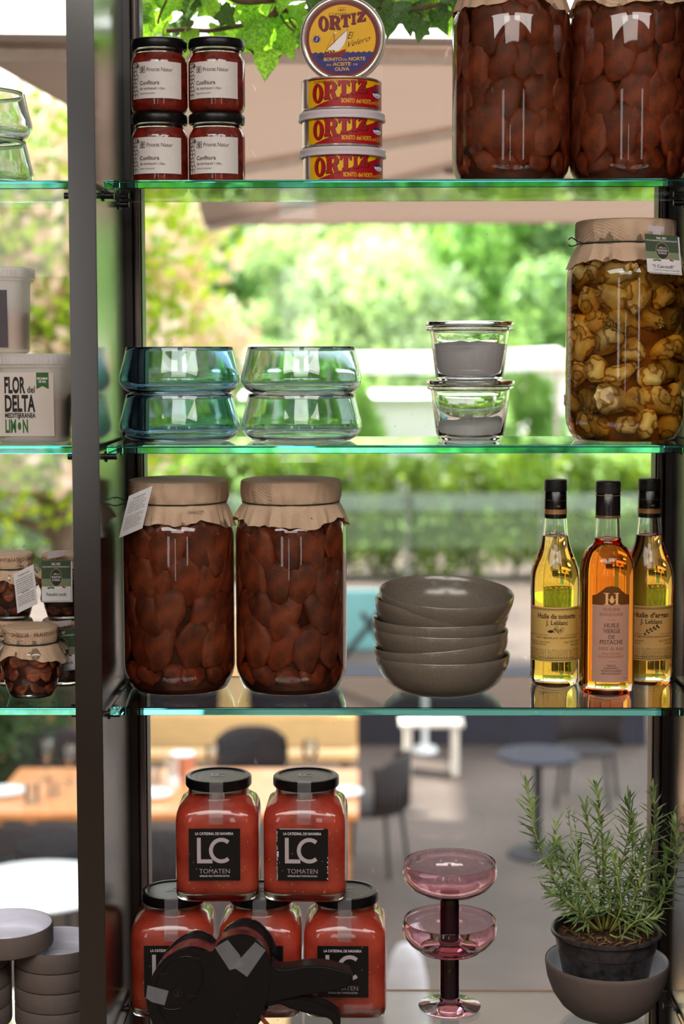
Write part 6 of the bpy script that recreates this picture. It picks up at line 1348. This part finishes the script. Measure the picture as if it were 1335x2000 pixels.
bn = thing('wooden_bench', 'pale oak bench with a high board backrest and a square post', 'bench', (P(480, 1440, 13.2).x, 13.2, GZ))
x0b, x1b = P(-40, 1440, 13.2).x - bn.location.x, P(697, 1440, 13.2).x - bn.location.x
box('backrest_board', x0b, x1b, -.04, .04, .46, .74, M['wood_pale'], bn, .02); box('seat', x0b, x1b, .0, .42, .34, .40, M['wood_pale'], bn, .01)
xp = P(455, 1400, 13.2).x - bn.location.x; box('post', xp - .11, xp + .11, .02, .16, 0, 1.55, M['wood_pale'], bn); xp = P(92, 1400, 13.2).x - bn.location.x; box('post', xp - .08, xp + .08, .02, .16, 0, 1.3, M['wood_pale'], bn)
for x in (x0b + .1, 0, x1b - .1): box('leg', x - .04, x + .04, .05, .38, 0, .34, M['slate'], bn)
box('wall_planter', -4.2, 2.55, 15.2, 15.8, GZ, GZ + .62, M['slate']); wp = bpy.data.objects['wall_planter']; wp.name = 'planter_wall'; tag(wp, 'low dark slate planter wall across the terrace', 'planter')
tpz = box('teal_screen', P(520, 1200, 20).x, P(745, 1200, 20).x, 20, 20.2, GZ, GZ + .72, M['teal'], None, .03); tag(tpz, 'teal panel screen standing behind the taupe bowls', 'screen')
cr_ = thing('crossed_trestle', 'dark crossed trestle leaning before the teal screen', 'trestle', (P(715, 1300, 19).x, 19, GZ))
tube('leg', [(-.35, 0, 0), (.30, .1, .78)], .035, M['black_metal'], cr_); tube('leg', [(.35, .15, 0), (-.05, .1, .6)], .035, M['black_metal'], cr_)
sb = thing('garden_bench', 'pale sunlit slatted bench beyond the pink glasses', 'bench', (P(842, 1460, 14.2).x, 14.25, GZ))
for i in range(4): box('slat', -.27, .27, -.16 + i * .085, -.09 + i * .085, .42, .45, M['sunpad'], sb)
for x in (-.2, .2): box('leg', x - .03, x + .03, -.14, .16, 0, .42, M['sunpad'], sb)
gp = link(bpy.data.objects.new('lamp_post', None)); gp.location = (P(829, 1440, 15).x, 15.0, GZ); tag(gp, 'thin white pole standing behind the pale bench', 'pole')
tube('pole', [(0, 0, 0), (0, 0, 1.1)], .03, M['china'], gp); lathe('base', [(0, .04), (.1, .04), (.12, 0), (0, 0)], M['china'], gp, 20)
rt = thing('bistro_table', 'round dark bistro table on a column foot, behind the rosemary', 'table', (P(1050, 1490, 11.9).x, 11.9, GZ))
lathe('tabletop', [(0, .735), (.29, .735), (.30, .725), (.29, .71), (0, .71)], M['slate'], rt, 40); tube('column', [(0, 0, 0), (0, 0, .71)], .03, M['black_metal'], rt); lathe('foot', [(0, .03), (.2, .02), (.22, 0), (0, 0)], M['black_metal'], rt, 28)
wt = thing('round_table', 'round white bistro table behind the clay dishes', 'table', (P(72, 1720, 8.9).x, 8.9, GZ))
lathe('tabletop', [(0, .75), (.43, .75), (.445, .74), (.43, .725), (0, .725)], M['white_table'], wt, 48); tube('column', [(0, 0, 0), (0, 0, .725)], .035, M['china'], wt); lathe('foot', [(0, .03), (.22, .02), (.24, 0), (0, 0)], M['china'], wt, 28)
bo = thing('bollard', 'pale grey round-topped bollard seen between tomato jars and pink glasses', 'bollard', (P(793, 1960, 8.4).x, 8.4, GZ))
lathe('bollard_shaft', [(0, .62), (.045, .60), (.08, .54), (.105, .42), (.12, .2), (.125, 0), (0, 0)], M['grey_stone'], bo, 28)
def plate(label, px, py, Y, r):
    p = P(px, py, Y); o = lathe('dinner_plate', [(0, .004), (r * .6, .004), (r, .018), (r, .022), (r * .62, .010), (0, .009)], M['china'], None, 36, loc=(p.x, Y, GZ + .75)); return tag(o, label, 'plate', 'white plates on the teak table')
plate('white dinner plate at the outer end of the teak table', 10, 1562, 10.75, .14); plate('white dinner plate seen beside the left divider on the teak table', 298, 1565, 10.7, .13); plate('white dinner plate at the far end of the teak table', 672, 1565, 10.75, .12)
def wine(label, px, Y, k=1.0, stem=True):
    x = Xat(px, Y, GZ + .85)
    if stem: pr = [(0, 0), (.034, 0), (.034, .003), (.005, .008), (.004, .085), (.012, .095), (.036, .120), (.044, .150), (.040, .190), (.034, .215), (.033, .215), (.039, .188), (.042, .150), (.034, .122), (0, .098)]
    else: pr = [(0, 0), (.033, 0), (.038, .09), (.036, .09), (.031, .006), (0, .006)]
    o = lathe('wine_glass' if stem else 'tumbler', [(r * k, z * k) for r, z in pr], M['tumbler'], None, 28, loc=(x, Y, GZ + .75)); return tag(o, label, 'glass', 'glasses on the teak table')
wine('tall wine glass on the teak table before the bench', 92, 11.1, 1.3); wine('tall wine glass on the teak table, half hidden by the left divider', 136, 11.0, 1.25); wine('wine glass on the teak table beside the napkin pot', 415, 11.1, 1.1); wine('wine glass on the teak table seen between the tomato jar lids', 605, 11.1, 1.25)
wine('water tumbler on the teak table beside the outer plate', 62, 10.55, 1.25, False); wine('water tumbler on the teak table behind the clay dishes', 104, 10.7, .9, False); wine('water tumbler on the teak table next to the left divider', 300, 11.0, 1.1, False)
cpz = P(356, 1490, 11.1); o = thing('copper_pot', 'rosy copper pot on the teak table', 'pot', (cpz.x, 11.1, GZ + .75))
lathe('pot_body', [(0, .0), (.03, 0), (.03, .05), (.085, .07), (.09, .17), (.082, .175), (.08, .08), (0, .07)], M['copper'], o, 28); lathe('pot_lid', [(0, .19), (.08, .185), (.086, .178), (0, .176)], M['china'], o, 28)
nk = thing('cutlery_bundle', 'upright bundle of cutlery on the teak table', 'cutlery', (P(338, 1530, 10.9).x, 10.9, GZ + .75)); lathe('holder', [(0, 0), (.04, 0), (.045, .08), (.042, .08), (0, .01)], M['china'], nk, 20)
for i in range(4): tube('fork', [(.01 * (i - 1.5), 0, .01), (-.05 + .025 * i, .01 * i, .19)], .009, M['tin'], nk)
